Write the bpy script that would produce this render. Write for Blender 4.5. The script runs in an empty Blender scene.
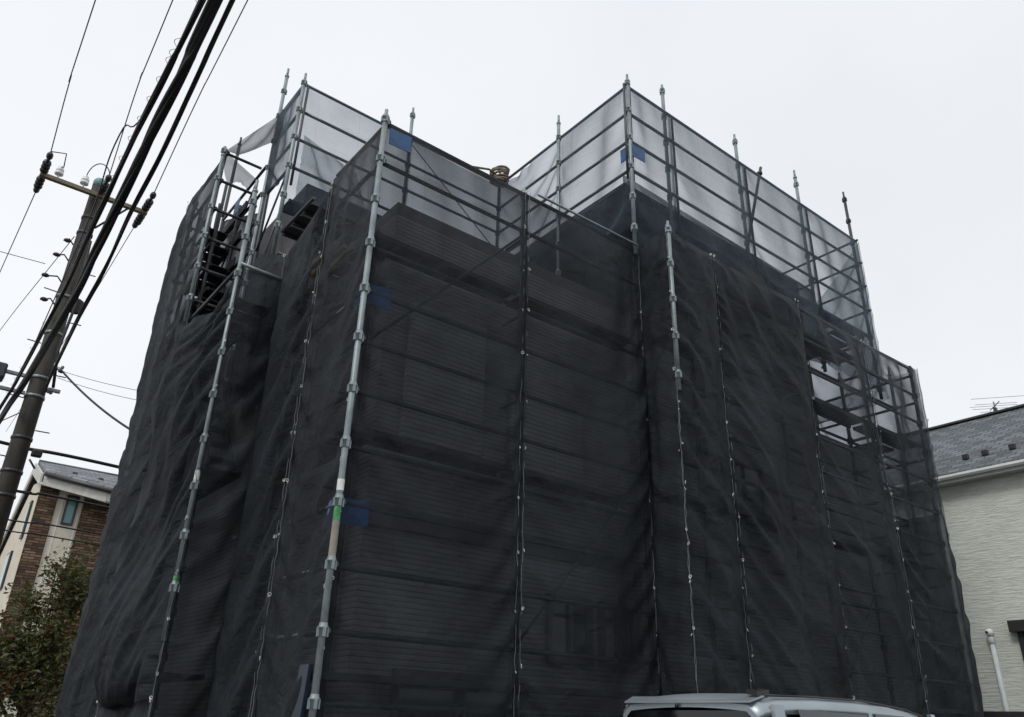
import bpy, bmesh, math, random
import numpy as np
from mathutils import Vector, Matrix

random.seed(7)
SC = bpy.context.scene
COL = SC.collection
R = math.radians

# ------------------------------------------------------------------ materials
def new_mat(name):
    m = bpy.data.materials.new(name); m.use_nodes = True
    nt = m.node_tree; nt.nodes.clear()
    out = nt.nodes.new('ShaderNodeOutputMaterial')
    return m, nt, out

def N(nt, kind, **kw):
    n = nt.nodes.new(kind)
    for k, v in kw.items():
        if k in n.inputs: n.inputs[k].default_value = v
        else: setattr(n, k, v)
    return n

def L(nt, a, b): nt.links.new(a, b)

def coords(nt, scale=(1, 1, 1), kind='Object'):
    tc = N(nt, 'ShaderNodeTexCoord'); mp = N(nt, 'ShaderNodeMapping')
    mp.inputs['Scale'].default_value = scale
    L(nt, tc.outputs[kind], mp.inputs['Vector'])
    return mp.outputs['Vector']

def ramp(nt, fac, stops):
    r = N(nt, 'ShaderNodeValToRGB'); e = r.color_ramp.elements
    while len(e) < len(stops): e.new(0.5)
    for el, (p, c) in zip(e, stops):
        el.position = p; el.color = (*c, 1)
    L(nt, fac, r.inputs['Fac']); return r.outputs['Color']

def simple(name, c, rough=.6, metal=0., var=.25, scale=6., spec=.5, bump=0., bscale=60., stretch=(1, 1, 1)):
    """base colour broken up by noise, with optional fine bump"""
    m, nt, out = new_mat(name)
    p = N(nt, 'ShaderNodeBsdfPrincipled', Roughness=rough, Metallic=metal)
    p.inputs['Specular IOR Level'].default_value = spec
    v = coords(nt, stretch)
    n = N(nt, 'ShaderNodeTexNoise', Scale=scale, Detail=6.); L(nt, v, n.inputs['Vector'])
    lo = tuple(x * (1 - var) for x in c); hi = tuple(min(1, x * (1 + var)) for x in c)
    L(nt, ramp(nt, n.outputs['Fac'], [(.3, lo), (.7, hi)]), p.inputs['Base Color'])
    if bump:
        n2 = N(nt, 'ShaderNodeTexNoise', Scale=bscale, Detail=4.); L(nt, v, n2.inputs['Vector'])
        b = N(nt, 'ShaderNodeBump', Strength=bump, Distance=.01)
        L(nt, n2.outputs['Fac'], b.inputs['Height']); L(nt, b.outputs['Normal'], p.inputs['Normal'])
    L(nt, p.outputs['BSDF'], out.inputs['Surface'])
    return m

def net_mat(name, t0, col, trans=.25):
    """woven mesh: open holes of share t0 seen square-on, closing up at a slant"""
    m, nt, out = new_mat(name)
    g = N(nt, 'ShaderNodeNewGeometry')
    dot = N(nt, 'ShaderNodeVectorMath', operation='DOT_PRODUCT')
    L(nt, g.outputs['Incoming'], dot.inputs[0]); L(nt, g.outputs['Normal'], dot.inputs[1])
    ab = N(nt, 'ShaderNodeMath', operation='ABSOLUTE'); L(nt, dot.outputs['Value'], ab.inputs[0])
    mx = N(nt, 'ShaderNodeMath', operation='MAXIMUM'); L(nt, ab.outputs[0], mx.inputs[0]); mx.inputs[1].default_value = .1
    inv = N(nt, 'ShaderNodeMath', operation='DIVIDE'); inv.inputs[0].default_value = 1; L(nt, mx.outputs[0], inv.inputs[1])
    uv = coords(nt, (1, 1, 1), 'UV')
    n = N(nt, 'ShaderNodeTexNoise', Scale=3.2, Detail=7., Roughness=.65); L(nt, uv, n.inputs['Vector'])
    mr = N(nt, 'ShaderNodeMapRange'); mr.inputs['From Min'].default_value = .25; mr.inputs['From Max'].default_value = .75
    mr.inputs['To Min'].default_value = .88; mr.inputs['To Max'].default_value = 1.14
    L(nt, n.outputs['Fac'], mr.inputs['Value'])
    # sheet folds: faint straight creases from packing, where cloth doubles a little
    br = N(nt, 'ShaderNodeTexBrick', Scale=1.0); br.offset = .0
    br.inputs['Brick Width'].default_value = .60; br.inputs['Row Height'].default_value = .43
    br.inputs['Mortar Size'].default_value = .006; br.inputs['Mortar Smooth'].default_value = .7
    wob = N(nt, 'ShaderNodeTexNoise', Scale=2.5, Detail=2.); L(nt, uv, wob.inputs['Vector'])
    wm = N(nt, 'ShaderNodeVectorMath', operation='SCALE'); wm.inputs['Scale'].default_value = .12
    L(nt, wob.outputs['Color'], wm.inputs[0])
    wa = N(nt, 'ShaderNodeVectorMath', operation='ADD'); L(nt, uv, wa.inputs[0]); L(nt, wm.outputs[0], wa.inputs[1])
    L(nt, wa.outputs[0], br.inputs['Vector'])
    cr = N(nt, 'ShaderNodeMath', operation='MULTIPLY_ADD'); L(nt, br.outputs['Fac'], cr.inputs[0]); cr.inputs[1].default_value = .22
    L(nt, mr.outputs['Result'], cr.inputs[2])
    ml = N(nt, 'ShaderNodeMath', operation='MULTIPLY'); L(nt, inv.outputs[0], ml.inputs[0]); L(nt, cr.outputs[0], ml.inputs[1])
    pw = N(nt, 'ShaderNodeMath', operation='POWER'); pw.inputs[0].default_value = t0; L(nt, ml.outputs[0], pw.inputs[1])
    tr = N(nt, 'ShaderNodeBsdfTransparent'); tr.inputs['Color'].default_value = (.95, .975, 1, 1)
    p = N(nt, 'ShaderNodeBsdfPrincipled', Roughness=.6)
    p.inputs['Specular IOR Level'].default_value = .16
    nc = N(nt, 'ShaderNodeTexNoise', Scale=1.1, Detail=6.); L(nt, uv, nc.inputs['Vector'])
    L(nt, ramp(nt, nc.outputs['Fac'], [(.3, tuple(x * .75 for x in col)), (.72, tuple(x * 1.4 for x in col))]), p.inputs['Base Color'])
    tl = N(nt, 'ShaderNodeBsdfTranslucent'); tl.inputs['Color'].default_value = (*[x * 1.3 for x in col], 1)
    # bump: crumple and weave ribs
    cm = N(nt, 'ShaderNodeTexNoise', Scale=5., Detail=8., Roughness=.6, Distortion=.8); L(nt, uv, cm.inputs['Vector'])
    b = N(nt, 'ShaderNodeBump', Strength=.9, Distance=.06); L(nt, cm.outputs['Fac'], b.inputs['Height'])
    L(nt, b.outputs['Normal'], p.inputs['Normal'])
    a = N(nt, 'ShaderNodeMixShader'); a.inputs['Fac'].default_value = trans
    L(nt, p.outputs['BSDF'], a.inputs[1]); L(nt, tl.outputs['BSDF'], a.inputs[2])
    mix = N(nt, 'ShaderNodeMixShader')
    L(nt, pw.outputs[0], mix.inputs['Fac']); L(nt, a.outputs[0], mix.inputs[1]); L(nt, tr.outputs[0], mix.inputs[2])
    L(nt, mix.outputs[0], out.inputs['Surface'])
    return m

def ribbed(name, c, pitch, rough=.75, var=.25, bump=.6):
    """horizontal boards / ribs of the given pitch along z"""
    m, nt, out = new_mat(name)
    p = N(nt, 'ShaderNodeBsdfPrincipled', Roughness=rough)
    tc = N(nt, 'ShaderNodeTexCoord'); sp = N(nt, 'ShaderNodeSeparateXYZ'); L(nt, tc.outputs['Object'], sp.inputs[0])
    dv = N(nt, 'ShaderNodeMath', operation='DIVIDE'); L(nt, sp.outputs['Z'], dv.inputs[0]); dv.inputs[1].default_value = pitch
    fr = N(nt, 'ShaderNodeMath', operation='FRACT'); L(nt, dv.outputs[0], fr.inputs[0])
    rib = ramp(nt, fr.outputs[0], [(0, (0, 0, 0)), (.12, (.75, .75, .75)), (.8, (1, 1, 1)), (1, (.05, .05, .05))])
    n = N(nt, 'ShaderNodeTexNoise', Scale=1.4, Detail=7.); L(nt, tc.outputs['Object'], n.inputs['Vector'])
    cc = ramp(nt, n.outputs['Fac'], [(.3, tuple(x * (1 - var) for x in c)), (.7, tuple(x * (1 + var) for x in c))])
    mxc = N(nt, 'ShaderNodeMix', data_type='RGBA', blend_type='MULTIPLY'); mxc.inputs[0].default_value = .6
    L(nt, cc, mxc.inputs[6]); L(nt, rib, mxc.inputs[7])
    L(nt, mxc.outputs[2], p.inputs['Base Color'])
    b = N(nt, 'ShaderNodeBump', Strength=bump, Distance=.015); L(nt, rib, b.inputs['Height'])
    L(nt, b.outputs['Normal'], p.inputs['Normal'])
    L(nt, p.outputs['BSDF'], out.inputs['Surface'])
    return m

def wavy_siding():
    m, nt, out = new_mat('wavy_siding')
    p = N(nt, 'ShaderNodeBsdfPrincipled', Roughness=.8)
    v = coords(nt, (1, 1, 1))
    n = N(nt, 'ShaderNodeTexNoise', Scale=1.0, Detail=6., Roughness=.6, Distortion=.5)
    v2 = coords(nt, (5, 5, 40)); L(nt, v2, n.inputs['Vector'])
    n2 = N(nt, 'ShaderNodeTexNoise', Scale=.7, Detail=5.); L(nt, v, n2.inputs['Vector'])
    c1 = ramp(nt, n.outputs['Fac'], [(.3, (.52, .54, .50)), (.55, (.66, .68, .62)), (.75, (.73, .75, .69))])
    c2 = ramp(nt, n2.outputs['Fac'], [(.3, (.8, .82, .8)), (.7, (1, 1, 1))])
    mx = N(nt, 'ShaderNodeMix', data_type='RGBA', blend_type='MULTIPLY'); mx.inputs[0].default_value = 1
    L(nt, c1, mx.inputs[6]); L(nt, c2, mx.inputs[7]); L(nt, mx.outputs[2], p.inputs['Base Color'])
    b = N(nt, 'ShaderNodeBump', Strength=.9, Distance=.02); L(nt, n.outputs['Fac'], b.inputs['Height'])
    L(nt, b.outputs['Normal'], p.inputs['Normal'])
    L(nt, p.outputs['BSDF'], out.inputs['Surface']); return m

def bricky(name, stops, bw, rh, mortar, msize, axis='XZ', rough=.8, bump=.7, offset=.5, seedscale=1.):
    """brick-pattern material: random colour per course piece"""
    m, nt, out = new_mat(name)
    p = N(nt, 'ShaderNodeBsdfPrincipled', Roughness=rough)
    tc = N(nt, 'ShaderNodeTexCoord')
    src = tc.outputs['UV']
    br = N(nt, 'ShaderNodeTexBrick', Scale=1.); br.offset = offset
    br.inputs['Brick Width'].default_value = bw; br.inputs['Row Height'].default_value = rh
    br.inputs['Mortar Size'].default_value = msize; br.inputs['Mortar Smooth'].default_value = .2
    br.inputs['Color1'].default_value = (0, 0, 0, 1); br.inputs['Color2'].default_value = (1, 1, 1, 1)
    br.inputs['Mortar'].default_value = (.5, .5, .5, 1)
    L(nt, src, br.inputs['Vector'])
    n = N(nt, 'ShaderNodeTexNoise', Scale=5. * seedscale, Detail=6.); L(nt, src, n.inputs['Vector'])
    ad = N(nt, 'ShaderNodeMix', data_type='RGBA', blend_type='MIX'); ad.inputs[0].default_value = .4
    L(nt, br.outputs['Color'], ad.inputs[6]); L(nt, n.outputs['Fac'], ad.inputs[7])
    cc = ramp(nt, ad.outputs[2], stops)
    mx = N(nt, 'ShaderNodeMix', data_type='RGBA'); L(nt, br.outputs['Fac'], mx.inputs[0])
    L(nt, cc, mx.inputs[6]); mx.inputs[7].default_value = (*mortar, 1)
    L(nt, mx.outputs[2], p.inputs['Base Color'])
    inv = N(nt, 'ShaderNodeMath', operation='SUBTRACT'); inv.inputs[0].default_value = 1; L(nt, br.outputs['Fac'], inv.inputs[1])
    hm = N(nt, 'ShaderNodeMath', operation='MULTIPLY_ADD'); L(nt, ad.outputs[2], hm.inputs[0]); hm.inputs[1].default_value = .6; L(nt, inv.outputs[0], hm.inputs[2])
    b = N(nt, 'ShaderNodeBump', Strength=bump, Distance=.015); L(nt, hm.outputs[0], b.inputs['Height'])
    L(nt, b.outputs['Normal'], p.inputs['Normal'])
    L(nt, p.outputs['BSDF'], out.inputs['Surface']); return m

def galvanised(name, c):
    m, nt, out = new_mat(name)
    p = N(nt, 'ShaderNodeBsdfPrincipled', Metallic=.35)
    v = coords(nt, (1, 1, .5))
    n = N(nt, 'ShaderNodeTexNoise', Scale=9., Detail=8., Roughness=.7); L(nt, v, n.inputs['Vector'])
    L(nt, ramp(nt, n.outputs['Fac'], [(.25, tuple(x * .45 for x in c)), (.5, c), (.72, tuple(x * 1.35 for x in c))]), p.inputs['Base Color'])
    L(nt, ramp(nt, n.outputs['Fac'], [(.3, (.35,) * 3), (.7, (.6,) * 3)]), p.inputs['Roughness'])
    n3 = N(nt, 'ShaderNodeTexNoise', Scale=1.7, Detail=5.); L(nt, v, n3.inputs['Vector'])
    L(nt, p.outputs['BSDF'], out.inputs['Surface']); return m

M = {}
M['net'] = net_mat('dark_mesh_cloth', .46, (.023, .027, .032))
M['net_open'] = net_mat('open_mesh_cloth', .60, (.026, .031, .037))
M['net_close'] = net_mat('close_mesh_cloth', .40, (.024, .0285, .034))
M['net_dense'] = net_mat('doubled_mesh_cloth', .20, (.022, .027, .033))
M['net_light'] = net_mat('grey_mesh_cloth', .62, (.06, .085, .102), .4)
M['zinc'] = galvanised('weathered_zinc', (.21, .25, .26))
M['zinc_dark'] = galvanised('shade_dark_zinc', (.050, .056, .062))  # zinc with the shade behind the nets put into its colour; also fittings
M['zinc_mid'] = galvanised('grey_steel', (.13, .145, .155))  # same zinc with part of that shade left in the colour
M['tie'] = simple('white_cord', (.75, .75, .72), .7)
M['cord'] = simple('grey_lacing', (.10, .112, .12), .7, var=.6, scale=3)
M['paint_green'] = simple('green_paint', (.05, .26, .09), .5, var=.5, scale=20)
M['paint_tan'] = simple('tan_paint', (.25, .235, .20), .6)
M['paint_white'] = simple('white_tape', (.7, .72, .70), .5)
M['blue'] = simple('blue_sheet', (.03, .12, .34), .5, var=.4, scale=9, bump=.8, bscale=14)  # blue brightened to make up for light lost behind the mesh
M['blue_toned_down'] = simple('toned_down_blue_sheet', (.02, .075, .19), .55, var=.4, scale=7, bump=.8, bscale=14)  # same blue darkened to allow for full light outside the mesh
M['navy'] = simple('navy_board', (.010, .018, .036), .45)
M['plank'] = simple('steel_plank', (.022, .024, .026), .6)
M['house_siding'] = ribbed('ribbed_siding', (.20, .20, .205), .046, var=.45)
M['shutter'] = ribbed('ribbed_shutter', (.27, .27, .27), .05)
M['upper_siding'] = ribbed('ribbed_upper_siding', (.14, .14, .145), .046, var=.45)
M['roofing'] = simple('roofing_felt', (.10, .10, .11), .9)
M['dark_frame'] = simple('dark_frame', (.03, .03, .032), .4)
M['yellow'] = simple('yellow_paint', (.55, .42, .06), .6)
M['rope'] = simple('hemp_rope', (.16, .135, .10), .9, var=.5, scale=40, bump=.5)
M['concrete'] = simple('pole_concrete', (.036, .032, .026), .85, var=.35, scale=5, bump=.3, stretch=(3, 3, .6))
M['arm'] = galvanised('aged_arm_steel', (.17, .145, .085))
M['porcelain'] = simple('porcelain', (.75, .76, .75), .25, var=.08)
M['cable'] = simple('black_cable', (.012, .012, .014), .55, var=.3)
M['wire'] = simple('thin_wire', (.045, .04, .06), .5)
M['teal_cap'] = simple('pole_cap', (.12, .28, .30), .5)
M['siding_r'] = wavy_siding()
M['shingle_r'] = bricky('slate_shingles', [(.1, (.05, .058, .066)), (.5, (.095, .108, .12)), (.9, (.16, .175, .19))], .22, .13, (.04, .046, .052), .010, bump=.9)
M['shingle_l'] = bricky('dark_shingles', [(.1, (.09, .095, .105)), (.5, (.15, .16, .175)), (.9, (.24, .25, .27))], .45, .22, (.03, .03, .035), .014, bump=.9)
M['stone'] = bricky('stacked_stone', [(.12, (.028, .018, .013)), (.4, (.095, .052, .030)), (.62, (.16, .092, .052)), (.9, (.27, .185, .12))], .30, .075, (.02, .014, .01), .010, seedscale=.6, bump=1.)
M['cream'] = simple('cream_render', (.62, .57, .47), .85, var=.1, scale=3, bump=.2)
M['white_trim'] = simple('white_trim', (.72, .74, .72), .5, var=.08)
M['house_trim'] = simple('weathered_trim', (.50, .50, .46), .6, var=.15)
M['soffit'] = simple('soffit_board', (.34, .35, .34), .7, var=.1)
M['grey_pipe'] = simple('grey_pipe', (.50, .54, .55), .5, var=.12)
M['block_wall'] = bricky('concrete_blocks', [(.1, (.22, .22, .21)), (.9, (.32, .32, .31))], .4, .2, (.17, .17, .17), .01)
M['asphalt'] = simple('asphalt', (.05, .05, .052), .85, var=.3, scale=30, bump=.5, bscale=180)
M['gravel'] = simple('site_gravel', (.12, .115, .105), .95, var=.4, scale=25, bump=.8, bscale=70)
M['kerb'] = simple('kerb_concrete', (.3, .3, .29), .85)
M['paint_line'] = simple('road_paint', (.75, .75, .72), .7)
M['bark'] = simple('bark', (.06, .045, .032), .9, var=.4, scale=20, bump=.6)
M['rubber'] = simple('tyre_rubber', (.015, .015, .015), .8)
M['alloy'] = simple('wheel_alloy', (.35, .36, .37), .35, .8)
M['black_plastic'] = simple('black_plastic', (.012, .012, .013), .45)
M['lamp_red'] = simple('red_lens', (.35, .01, .01), .2)
M['lamp_clear'] = simple('clear_lens', (.6, .62, .65), .15)

def glass_mat(name, c, rough=.06):
    m, nt, out = new_mat(name)
    p = N(nt, 'ShaderNodeBsdfPrincipled', Roughness=rough)
    p.inputs['Base Color'].default_value = (*c, 1); p.inputs['Specular IOR Level'].default_value = .6
    L(nt, p.outputs['BSDF'], out.inputs['Surface']); return m
M['glass_dark'] = glass_mat('tinted_glass', (.012, .014, .017))
M['glass_teal'] = glass_mat('teal_glass', (.10, .26, .28), .15)
M['visor'] = glass_mat('smoked_visor', (.025, .03, .035), .12)

def car_paint():
    m, nt, out = new_mat('silver_paint')
    p = N(nt, 'ShaderNodeBsdfPrincipled', Roughness=.42, Metallic=.6)
    v = coords(nt)
    n = N(nt, 'ShaderNodeTexNoise', Scale=2.5, Detail=6.); L(nt, v, n.inputs['Vector'])
    L(nt, ramp(nt, n.outputs['Fac'], [(.3, (.29, .34, .37)), (.7, (.37, .42, .45))]), p.inputs['Base Color'])
    p.inputs['Coat Weight'].default_value = .15; p.inputs['Coat Roughness'].default_value = .2
    L(nt, p.outputs['BSDF'], out.inputs['Surface']); return m
M['silver'] = car_paint()

def leaf_mat():
    m, nt, out = new_mat('mixed_leaves')
    p = N(nt, 'ShaderNodeBsdfPrincipled', Roughness=.55)
    g = N(nt, 'ShaderNodeNewGeometry')
    n = N(nt, 'ShaderNodeTexNoise', Scale=1.3, Detail=3.); L(nt, coords(nt), n.inputs['Vector'])
    mx = N(nt, 'ShaderNodeMath', operation='MULTIPLY_ADD'); L(nt, g.outputs['Random Per Island'], mx.inputs[0]); mx.inputs[1].default_value = .55
    L(nt, n.outputs['Fac'], mx.inputs[2])
    c = ramp(nt, mx.outputs[0], [(.35, (.034, .048, .012)), (.65, (.062, .082, .020)), (.90, (.10, .112, .030)), (1.0, (.12, .045, .022))])
    L(nt, c, p.inputs['Base Color'])
    tl = N(nt, 'ShaderNodeBsdfTranslucent'); L(nt, c, tl.inputs['Color'])
    a = N(nt, 'ShaderNodeMixShader'); a.inputs['Fac'].default_value = .3
    L(nt, p.outputs['BSDF'], a.inputs[1]); L(nt, tl.outputs['BSDF'], a.inputs[2])
    L(nt, a.outputs[0], out.inputs['Surface']); return m
M['leaf'] = leaf_mat()

# ------------------------------------------------------------------ object helpers
WORLD = {}           # object -> world position of its origin

def tag(o, label=None, cat=None, group=None, kind=None):
    if label: o['label'] = label
    if cat: o['category'] = cat
    if group: o['group'] = group
    if kind: o['kind'] = kind
    return o

def empty(name, loc, label, cat, group=None):
    o = bpy.data.objects.new(name, None); COL.objects.link(o)
    o.empty_display_size = .2
    o.location = loc; WORLD[o] = Vector(loc)
    return tag(o, label, cat, group)

def link_mesh(name, me, mat, parent, origin):
    o = bpy.data.objects.new(name, me); COL.objects.link(o)
    if mat is not None and not me.materials: me.materials.append(mat)
    WORLD[o] = Vector(origin)
    if parent is not None:
        o.parent = parent; o.location = Vector(origin) - WORLD[parent]
    else:
        o.location = origin
    return o

class MB:
    """collects shapes in world coordinates and links them as ONE mesh object"""
    def __init__(s): s.bm = bmesh.new(); s.uv = s.bm.loops.layers.uv.new('UVMap')
    def box(s, x0, x1, y0, y1, z0, z1, bevel=0.):
        vs = [s.bm.verts.new((x, y, z)) for z in (z0, z1) for y in (y0, y1) for x in (x0, x1)]
        fs = [s.bm.faces.new([vs[i] for i in q]) for q in ((0, 2, 3, 1), (4, 5, 7, 6), (0, 1, 5, 4), (2, 6, 7, 3), (0, 4, 6, 2), (1, 3, 7, 5))]
        for f in fs:
            n = f.normal if f.normal.length else None
            f.normal_update(); n = f.normal
            for lp in f.loops:
                c = lp.vert.co
                lp[s.uv].uv = (c.y, c.z) if abs(n.x) > .7 else ((c.x, c.z) if abs(n.y) > .7 else (c.x, c.y))
        if bevel:
            es = list({e for f in fs for e in f.edges})
            bmesh.ops.bevel(s.bm, geom=es, offset=bevel, segments=2, affect='EDGES', profile=.5)
        return s
    def tube(s, pts, r, n=10, caps=True, r1=None):
        pts = [Vector(p) for p in pts]; rings = []
        m = len(pts); up = None
        for i, p in enumerate(pts):
            d = (pts[min(i + 1, m - 1)] - pts[max(i - 1, 0)]).normalized()
            if up is None:
                up = Vector((0, 0, 1)) if abs(d.z) < .9 else Vector((1, 0, 0))
            a = d.cross(up).normalized(); b = a.cross(d).normalized(); up = b
            rr = r if r1 is None else r + (r1 - r) * i / (m - 1)
            rings.append([s.bm.verts.new(p + a * (rr * math.cos(2 * math.pi * k / n)) + b * (rr * math.sin(2 * math.pi * k / n))) for k in range(n)])
        for i in range(m - 1):
            for k in range(n):
                f = s.bm.faces.new((rings[i][k], rings[i][(k + 1) % n], rings[i + 1][(k + 1) % n], rings[i + 1][k])); f.smooth = True
        if caps:
            s.bm.faces.new(rings[0][::-1]); s.bm.faces.new(rings[-1])
        return s
    def lathe(s, c, prof, n=12, axis='Z'):
        c = Vector(c); rings = []
        for r, h in prof:
            ring = []
            for k in range(n):
                a = 2 * math.pi * k / n
                v = Vector((r * math.cos(a), r * math.sin(a), h))
                if axis == 'X': v = Vector((v.z, v.x, v.y))
                if axis == 'Y': v = Vector((v.x, v.z, v.y))
                ring.append(s.bm.verts.new(c + v))
            rings.append(ring)
        for i in range(len(rings) - 1):
            for k in range(n):
                f = s.bm.faces.new((rings[i][k], rings[i][(k + 1) % n], rings[i + 1][(k + 1) % n], rings[i + 1][k])); f.smooth = True
        s.bm.faces.new(rings[0][::-1]); s.bm.faces.new(rings[-1]); return s
    def slab(s, pts, d):
        """polygon extruded along vector d"""
        a = [s.bm.verts.new(Vector(p)) for p in pts]; b = [s.bm.verts.new(Vector(p) + Vector(d)) for p in pts]
        fs = [s.bm.faces.new(a), s.bm.faces.new(b[::-1])]
        n = len(a)
        for i in range(n): fs.append(s.bm.faces.new((a[i], b[i], b[(i + 1) % n], a[(i + 1) % n])))
        e1 = (Vector(pts[1]) - Vector(pts[0])).normalized()
        nn = (Vector(pts[1]) - Vector(pts[0])).cross(Vector(pts[2]) - Vector(pts[1])).normalized()
        e2 = nn.cross(e1)
        for f in fs:
            for lp in f.loops: lp[s.uv].uv = (lp.vert.co.dot(e1), lp.vert.co.dot(e2))
        return s
    def ball(s, c, r, sc=(1, 1, 1), seg=10):
        bmesh.ops.create_uvsphere(s.bm, u_segments=seg, v_segments=max(6, seg // 2 + 2), radius=r,
                                  matrix=Matrix.Translation(c) @ Matrix.Diagonal((*sc, 1)))
        return s
    def build(s, name, mat, parent=None, smooth=False, label=None, cat=None, group=None, kind=None, recalc=True):
        bm = s.bm
        if recalc: bmesh.ops.recalc_face_normals(bm, faces=bm.faces)
        co = [v.co for v in bm.verts]
        mn = Vector((min(c.x for c in co), min(c.y for c in co), min(c.z for c in co)))
        mxx = Vector((max(c.x for c in co), max(c.y for c in co), 0))
        org = Vector(((mn.x + mxx.x) / 2, (mn.y + mxx.y) / 2, mn.z))
        bmesh.ops.translate(bm, verts=bm.verts, vec=-org)
        if smooth:
            for f in bm.faces: f.smooth = True
        me = bpy.data.meshes.new(name); bm.to_mesh(me); bm.free()
        o = link_mesh(name, me, mat, parent, org)
        return tag(o, label, cat, group, kind)

# ------------------------------------------------------------------ ground, road
g = MB(); g.slab([(-160, -160, 0), (190, -160, 0), (190, 190, 0), (-160, 190, 0)], (0, 0, -.3))
g.build('ground', M['gravel'], kind='structure')
def sheet_poly(name, pts, mat):
    m = MB(); v = [m.bm.verts.new(p) for p in pts]; m.bm.faces.new(v); m.build(name, mat, kind='structure')
sheet_poly('road', [(-60, -4.6, .006), (60, -4.6, .006), (60, 2.3, .006), (-60, 2.3, .006)], M['asphalt'])
sheet_poly('side_road', [(-3.6, 2.3, .010), (1.75, 2.3, .010), (1.75, 70, .010), (-3.6, 70, .010)], M['asphalt'])
sheet_poly('road_line', [(-60, 2.0, .012), (60, 2.0, .012), (60, 2.14, .012), (-60, 2.14, .012)], M['paint_line'])
k = MB(); k.box(1.78, 34, 2.32, 2.46, 0, .12, .015); k.build('kerb', M['kerb'], kind='structure')
sheet_poly('parking_pad', [(1.9, 2.47, .016), (13.2, 2.47, .016), (13.2, 4.95, .016), (1.9, 4.95, .016)], M['kerb'])

# ------------------------------------------------------------------ the wrapped house
H = empty('house', (7.5, 8.3, 0), 'dark house under renovation, hidden behind scaffolding and black mesh netting', 'house')
a = MB(); a.box(3.1, 6.4, 6.0, 8.75, 0, 6.30); a.build('wall', M['house_siding'], H)
a = MB(); a.box(6.402, 10.45, 5.9, 10.7, 0, 8.30); a.build('wall', M['upper_siding'], H)
a = MB(); a.box(3.1, 6.4, 8.753, 10.7, 0, 8.30); a.build('wall', M['upper_siding'], H)
a = MB(); a.box(10.452, 11.95, 5.9, 10.7, 0, 5.60); a.build('wall', M['upper_siding'], H)
a = MB(); a.box(2.80, 3.098, 7.95, 10.69, 0, 6.7); a.build('wall', M['upper_siding'], H)  # block added to stop sky light coming through the left nets
a = MB(); a.box(2.62, 6.2, 11.2, 13.0, 0, 7.3); a.build('wall', M['upper_siding'], H)  # hidden wing added to block sky showing through the tower nets
a = MB(); a.box(3.103, 6.39, 6.003, 8.74, 6.302, 6.46); a.build('parapet', M['roofing'], H)
a = MB(); a.box(6.43, 10.42, 5.93, 10.66, 8.302, 8.34); a.build('roof', M['roofing'], H)
a = MB(); a.box(3.12, 6.38, 8.78, 10.66, 8.302, 8.34); a.build('roof', M['roofing'], H)
a = MB(); a.box(10.47, 11.94, 5.91, 10.68, 5.602, 5.70); a.build('parapet', M['roofing'], H)
def house_window(x0, x1, z0, z1, y=6.0):
    w = MB()
    for b in ((x0, x0 + .05, z0, z1), (x1 - .05, x1, z0, z1), (x0 + .05, x1 - .05, z0, z0 + .05), (x0 + .05, x1 - .05, z1 - .05, z1), ((x0 + x1) / 2 - .02, (x0 + x1) / 2 + .02, z0 + .05, z1 - .05)):
        w.box(b[0], b[1], y - .06, y + .01, b[2], b[3])
    f = w.build('window', M['dark_frame'], H)
    p = MB(); p.box(x0 + .05, x1 - .05, y - .025, y - .004, z0 + .05, z1 - .05); p.build('pane', M['glass_dark'], f)
house_window(5.14, 5.72, 2.15, 2.78); house_window(5.84, 6.36, 2.15, 2.78)
house_window(3.5, 4.9, .25, 2.0)
house_window(7.3, 9.0, 1.0, 2.1, 5.9); house_window(7.5, 8.8, 3.7, 4.8, 5.9); house_window(9.2, 10.2, 6.3, 7.3, 5.9)
for (x0, x1, z0, z1) in ((3.35, 4.25, 3.95, 5.35), (4.6, 5.6, 3.75, 4.75)):
    s = MB(); s.box(x0, x1, 5.93, 5.998, z0, z1, .01); s.build('shutter', M['shutter'], H)
a = MB(); a.box(3.06, 6.38, 5.955, 5.997, 3.12, 3.30); a.build('band_course', M['dark_frame'], H)
a = MB(); a.tube([(3.02, 6.25, .1), (3.02, 6.25, 6.2)], .04); a.build('downpipe', M['dark_frame'], H)

# ------------------------------------------------------------------ scaffolds
def mesh_collar():
    m = MB()
    m.lathe((0, 0, 0), [(.026, -.045), (.033, -.043), (.033, .01), (.039, .012), (.040, .026), (.034, .03), (.031, .05), (.026, .052)], 12)
    for k in range(4):
        c, s_ = math.cos(k * math.pi / 2), math.sin(k * math.pi / 2)
        m.box(.032 * c - .011, .032 * c + .011, .032 * s_ - .011, .032 * s_ + .011, -.045, .020)
    me = bpy.data.meshes.new('collar'); bmesh.ops.recalc_face_normals(m.bm, faces=m.bm.faces); m.bm.to_mesh(me); m.bm.free()
    return me
COLLAR = {k: mesh_collar() for k in ('zinc', 'zinc_dark')}
for k, me in COLLAR.items(): me.materials.append(M[k])

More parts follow.
